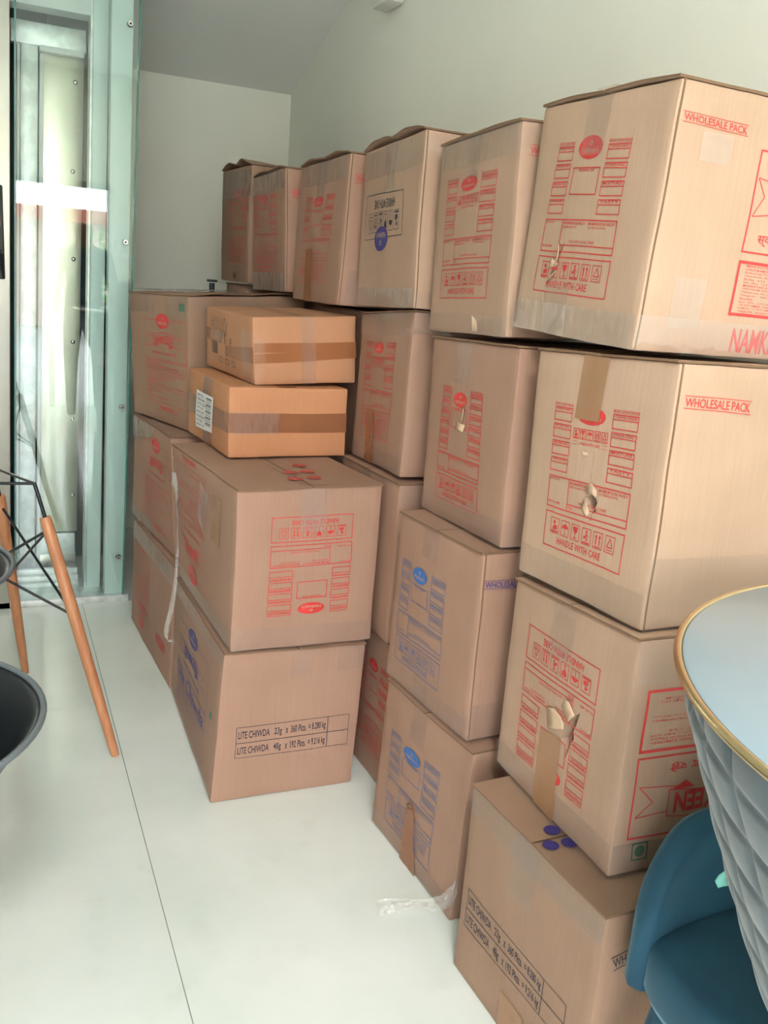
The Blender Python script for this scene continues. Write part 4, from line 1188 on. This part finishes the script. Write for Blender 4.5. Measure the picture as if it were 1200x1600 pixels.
bm = bmesh.new()
R0, r0 = .4365, .0048
ring = []
for i in range(128):
    a = 2 * math.pi * i / 128
    ring.append([bm.verts.new(((R0 + r0 * math.cos(2 * math.pi * j / 12)) * math.cos(a), (R0 + r0 * math.cos(2 * math.pi * j / 12)) * math.sin(a), 1.043 + r0 * math.sin(2 * math.pi * j / 12))) for j in range(12)])
for i in range(128):
    for j in range(12):
        bm.faces.new((ring[i][j], ring[(i + 1) % 128][j], ring[(i + 1) % 128][(j + 1) % 12], ring[i][(j + 1) % 12]))
from_bm('gold_rim', bm, 'gold', tb, smooth=80)
lathe('base_plate', [(.22, 0.0), (.23, .006), (.23, .02), (.20, .035), (.11, .11)], TC, 'gold', tb, 96)
# scrap of mint ribbon caught on the drum's side
bm = bmesh.new()
for i in range(4):
    s = i / 3
    for j in range(3):
        bm.verts.new((-.208 - .010 * math.sin(s * 2.6) - .004 * j, .258 + .004 * math.sin(s * 2.6) + .004 * j, .766 - .026 * s + .004 * math.sin(j * 2 + s)))
bm.verts.ensure_lookup_table()
for i in range(3):
    for j in range(2):
        bm.faces.new([bm.verts[q] for q in (i * 3 + j, i * 3 + j + 1, (i + 1) * 3 + j + 1, (i + 1) * 3 + j)])
o = from_bm('ribbon_scrap', bm, 'mint', tb, smooth=60)
o.modifiers.new('t', 'SOLIDIFY').thickness = .002

# ------------------------------------------------------------------ teal velvet chair
CX, CYb = 1.090, .905
ch = empty('velvet_chair', (CX, .72, 0), 'teal blue velvet chair with arched back against the cartons', 'chair')
def rounded_pad(name, cx, cy, hx, hy, z0, z1, ex, mat, parent, dome=.012, nu=96):
    prof = [(.0, z0), (.80, z0), (.95, z0 + .008), (1.0, z0 + .03), (1.0, z1 - .025), (.985, z1 - .010), (.95, z1 - .002), (.80, z1 + dome * .4), (.45, z1 + dome * .85), (.0, z1 + dome)]
    verts, faces = [], []
    loc = parent.location
    for q, z in prof:
        for k in range(nu):
            a = 2 * math.pi * k / nu
            c, s = math.cos(a), math.sin(a)
            x = abs(c) ** (2 / ex) * (1 if c >= 0 else -1); y = abs(s) ** (2 / ex) * (1 if s >= 0 else -1)
            verts.append((cx + hx * q * x - loc.x, cy + hy * q * y - loc.y, z - loc.z))
    for j in range(len(prof) - 1):
        for k in range(nu):
            faces.append((j * nu + k, j * nu + (k + 1) % nu, (j + 1) * nu + (k + 1) % nu, (j + 1) * nu + k))
    return link_mesh(name, verts, faces, mat, parent, smooth=70)
rounded_pad('seat', CX, .7125, .208, .182, .345, .455, 5.0, 'velvet_blue', ch, .008)
NU, NV = 48, 20
verts, faces = [], []
for lay in (0, 1):
    for j in range(NV + 1):
        for i in range(NU + 1):
            a = -1 + 2 * i / NU; b = j / NV
            zt = .640 - .165 * abs(a) ** 5.5
            z = .36 + b * (zt - .36)
            e1 = min(1.0, max(0.0, (1 - abs(a)) * 9)); e2 = min(1.0, max(0.0, (1 - b) * 7))
            edge = math.sqrt(max(0.0, e1 * (2 - e1))) * math.sqrt(max(0.0, e2 * (2 - e2)))
            th = .003 + .022 * edge
            yc = CYb - .004 - .022 * abs(a) ** 2.4
            verts.append((.203 * a, yc + (th * .9 if lay else -th) - .72, z))
m_ = (NU + 1) * (NV + 1)
for j in range(NV):
    for i in range(NU):
        a = j * (NU + 1) + i
        faces.append((a, a + NU + 1, a + NU + 2, a + 1)); faces.append((m_ + a, m_ + a + 1, m_ + a + NU + 2, m_ + a + NU + 1))
for i in range(NU):
    for a, b in ((i, i + 1), (NV * (NU + 1) + i + 1, NV * (NU + 1) + i)):
        faces.append((a, b, m_ + b, m_ + a))
for j in range(NV):
    for a, b in (((j + 1) * (NU + 1), j * (NU + 1)), (j * (NU + 1) + NU, (j + 1) * (NU + 1) + NU)):
        faces.append((a, b, m_ + b, m_ + a))
bm = bmesh.new()
vv = [bm.verts.new(p) for p in verts]
for q in faces:
    bm.faces.new([vv[i] for i in q])
from_bm('backrest', bm, 'velvet_blue', ch, smooth=80)
for sx, sy in ((-1, 1), (1, 1), (-1, -1), (1, -1)):
    tube('leg', [(CX + sx * .165, .7125 + sy * .11, .36), (CX + sx * .235, .7125 + sy * .14, 0.0)], [.026, .013], 'velvet_blue', ch, 16)

# ------------------------------------------------------------------ wooden-legged wire frame on the left
FR = [(.293, 2.402), (.070, 3.030), (-.53, 3.10), (-.36, 2.50)]      # feet
TP = [(.118, 2.500, .704), (.006, 2.840, .682), (-.30, 2.88, .69), (-.20, 2.56, .70)]
fr = empty('table_frame', (-.12, 2.72, 0), 'table frame of tapered wooden legs braced with black wire', 'table')
for (x, y), (a, b, z) in zip(FR, TP):
    P0, P1 = Vector((a, b, z)), Vector((x, y, 0))
    pts = [P0 + (P1 - P0) * t for t in (0, .02, .35, .7, .97, 1)]
    tube('leg', pts, [.0150, .0165, .0170, .0155, .0125, .0112], 'beech', fr, 20)
    d = (P0 - P1).normalized()
    kk = P0 + Vector((-.12 - a, 2.70 - b, 0)) * .10 + Vector((0, 0, .09))
    tube('bracket', [P0 - d * .06, P0, kk], .0052, 'black_wire', fr, 8)
KN = [Vector(p) + Vector((-.12 - p[0], 2.70 - p[1], 0)) * .10 + Vector((0, 0, .09)) for p in TP]
for i in range(4):
    tube('top_wire', [KN[i], KN[(i + 1) % 4]], .0042, 'black_wire', fr, 8)
def onleg(i, t):
    return Vector(TP[i]) * (1 - t) + Vector((FR[i][0], FR[i][1], 0)) * t
for i in range(4):
    j = (i + 1) % 4
    tube('brace', [onleg(i, .05), onleg(j, .40)], .0040, 'black_wire', fr, 8)
    tube('brace', [onleg(j, .05), onleg(i, .40)], .0040, 'black_wire', fr, 8)

# ------------------------------------------------------------------ black shell armchairs at the left edge
def shell_chair(cx, cy, zr, label, rot=0.0, rr=.272):
    root = empty('shell_chair', (cx, cy, 0), label, 'chair', 'black shell chairs')
    # bowl: rim radius rr at height zr, seat pan below
    prof = [(.06, zr - .205), (.10, zr - .20), (.145, zr - .17), (.185, zr - .12), (.225, zr - .06), (rr - .012, zr - .008), (rr + .004, zr)]
    verts, faces = [], []
    n = 64
    verts.append((0, 0, zr - .206))
    for r_, z in prof:
        for k in range(n):
            a = 2 * math.pi * k / n
            hi = .10 * max(0, -math.cos(a)) ** 2 * ((z - (zr - .206)) / .206)
            verts.append((r_ * math.cos(a), r_ * math.sin(a), z + hi))
    for k in range(n):
        faces.append((0, 1 + (k + 1) % n, 1 + k))
    for j in range(len(prof) - 1):
        for k in range(n):
            faces.append((1 + j * n + k, 1 + j * n + (k + 1) % n, 1 + (j + 1) * n + (k + 1) % n, 1 + (j + 1) * n + k))
    o = link_mesh('shell', verts, faces, 'black_plastic', root, smooth=70)
    md = o.modifiers.new('t', 'SOLIDIFY'); md.thickness = .006; md.offset = 1
    bm = bmesh.new()
    R_, r_ = rr + .006, .0055
    rg = []
    for i in range(n):
        a = 2 * math.pi * i / n
        hi = .10 * max(0, -math.cos(a)) ** 2
        rg.append([bm.verts.new(((R_ + r_ * math.cos(2 * math.pi * j / 10)) * math.cos(a), (R_ + r_ * math.cos(2 * math.pi * j / 10)) * math.sin(a), zr + hi + r_ * math.sin(2 * math.pi * j / 10))) for j in range(10)])
    for i in range(n):
        for j in range(10):
            bm.faces.new((rg[i][j], rg[(i + 1) % n][j], rg[(i + 1) % n][(j + 1) % 10], rg[i][(j + 1) % 10]))
    from_bm('rim', bm, 'grey_rim', root, smooth=80)
    for k in range(4):
        a = math.pi / 4 + k * math.pi / 2
        tube('leg', [(cx + .11 * math.cos(a), cy + .11 * math.sin(a), zr - .21), (cx + .20 * math.cos(a), cy + .20 * math.sin(a), 0)], [.015, .010], 'beech', root, 14)
        a2 = a + math.pi / 2
        tube('brace', [(cx + .13 * math.cos(a), cy + .13 * math.sin(a), zr - .30), (cx + .165 * math.cos(a2), cy + .165 * math.sin(a2), (zr - .21) * .40)], .0035, 'black_wire', root, 6)
    return root
shell_chair(-.217, 1.470, .66, 'nearest black shell chair with grey rim at the left edge')
shell_chair(-.250, 2.060, .72, 'farther black shell chair peeking in front of the wooden leg')

# ------------------------------------------------------------------ outside the shopfront, seen only as a reflection in the lift glass
st = struct(box('ground_outside', -12, 12, -14, YF - .15, -.06, -.01, 'outside_ground'))
bw = empty('boundary_house', (0, -12, 0), 'low pink house with red tiled eaves across the yard', 'building')
box('house_wall', -9, 9, -12.4, -12, 0, 2.05, 'plaster_pink', bw)
box('tiled_eave', -9.3, 9.3, -12.6, -11.6, 2.05, 2.30, 'roof_tile', bw)
def shrub(x, y, h, r_, label):
    root = empty('shrub', (x, y, 0), label, 'shrub', 'shrubs in the yard')
    tube('stem', [(x, y, 0), (x + .05, y, h * .5)], [.05, .03], 'bark', root, 8)
    bm = bmesh.new()
    rnd = random.Random(int(x * 10))
    for i in range(900):
        p = Vector((rnd.gauss(0, 1), rnd.gauss(0, 1), rnd.gauss(0, 1))).normalized() * (rnd.random() ** .4)
        c = Vector((p.x * r_, p.y * r_ * .8, h * .55 + p.z * h * .45))
        d = Vector((rnd.uniform(-1, 1), rnd.uniform(-1, 1), rnd.uniform(-.6, .6))).normalized() * .07
        e = d.cross(Vector((rnd.random(), rnd.random(), rnd.random()))).normalized() * .035
        bm.faces.new([bm.verts.new(q) for q in (c - d, c + e, c + d, c - e)])
    f = from_bm('foliage', bm, 'leaf', root); f['kind'] = 'stuff'
shrub(1.9, -9.5, 1.9, .9, 'leafy green shrub in the yard by the house')
shrub(3.4, -9.0, 1.6, .8, 'smaller leafy shrub in the yard by the house')

# bystander behind the camera whose back shows in the lift glass
pr = empty('person', (.76, -1.10, 0), 'person in a navy shirt and grey trousers standing by the shopfront', 'person')
V = [(0, 0, .95), (0, 0, 1.15), (0, 0, 1.38), (0, .01, 1.50), (0, .02, 1.60), (0, .03, 1.70),
     (.19, 0, 1.41), (.25, 0, 1.14), (.25, .09, .92), (-.19, 0, 1.41), (-.25, 0, 1.14), (-.25, .09, .92),
     (.10, 0, .90), (.12, .02, .50), (.12, -.01, .09), (.13, .14, .045), (-.10, 0, .90), (-.12, .02, .50), (-.12, -.01, .09), (-.13, .14, .045)]
Eg = [(0, 1), (1, 2), (2, 3), (3, 4), (4, 5), (2, 6), (6, 7), (7, 8), (2, 9), (9, 10), (10, 11), (0, 12), (12, 13), (13, 14), (14, 15), (0, 16), (16, 17), (17, 18), (18, 19)]
Rd = [.155, .15, .165, .062, .085, .09, .075, .05, .036, .075, .05, .036, .095, .066, .045, .038, .095, .066, .045, .038]
me = bpy.data.meshes.new('body'); me.from_pydata(V, Eg, []); me.update()
bo = bpy.data.objects.new('body', me); COL.objects.link(bo); bo.parent = pr
sk = bo.modifiers.new('skin', 'SKIN')
for i, v in enumerate(me.skin_vertices[0].data):
    v.radius = (Rd[i], Rd[i] * (.75 if i < 3 else 1)); v.use_root = (i == 0)
sb = bo.modifiers.new('sub', 'SUBSURF'); sb.levels = 2; sb.render_levels = 2
bpy.context.view_layer.update()
nm = bpy.data.meshes.new_from_object(bo.evaluated_get(bpy.context.evaluated_depsgraph_get()))
bo.modifiers.clear(); bo.data = nm
for mm in ('shirt_navy', 'trouser_grey', 'skin', 'hair_black'):
    nm.materials.append(MATS[mm])
for p in nm.polygons:
    c = p.center
    p.material_index = 3 if (c.z > 1.70 or (c.z > 1.60 and c.y < .03)) else 2 if (c.z > 1.48 or (abs(c.x) > .2 and c.z < 1.18)) else 0 if c.z > .93 else 1
    p.use_smooth = True
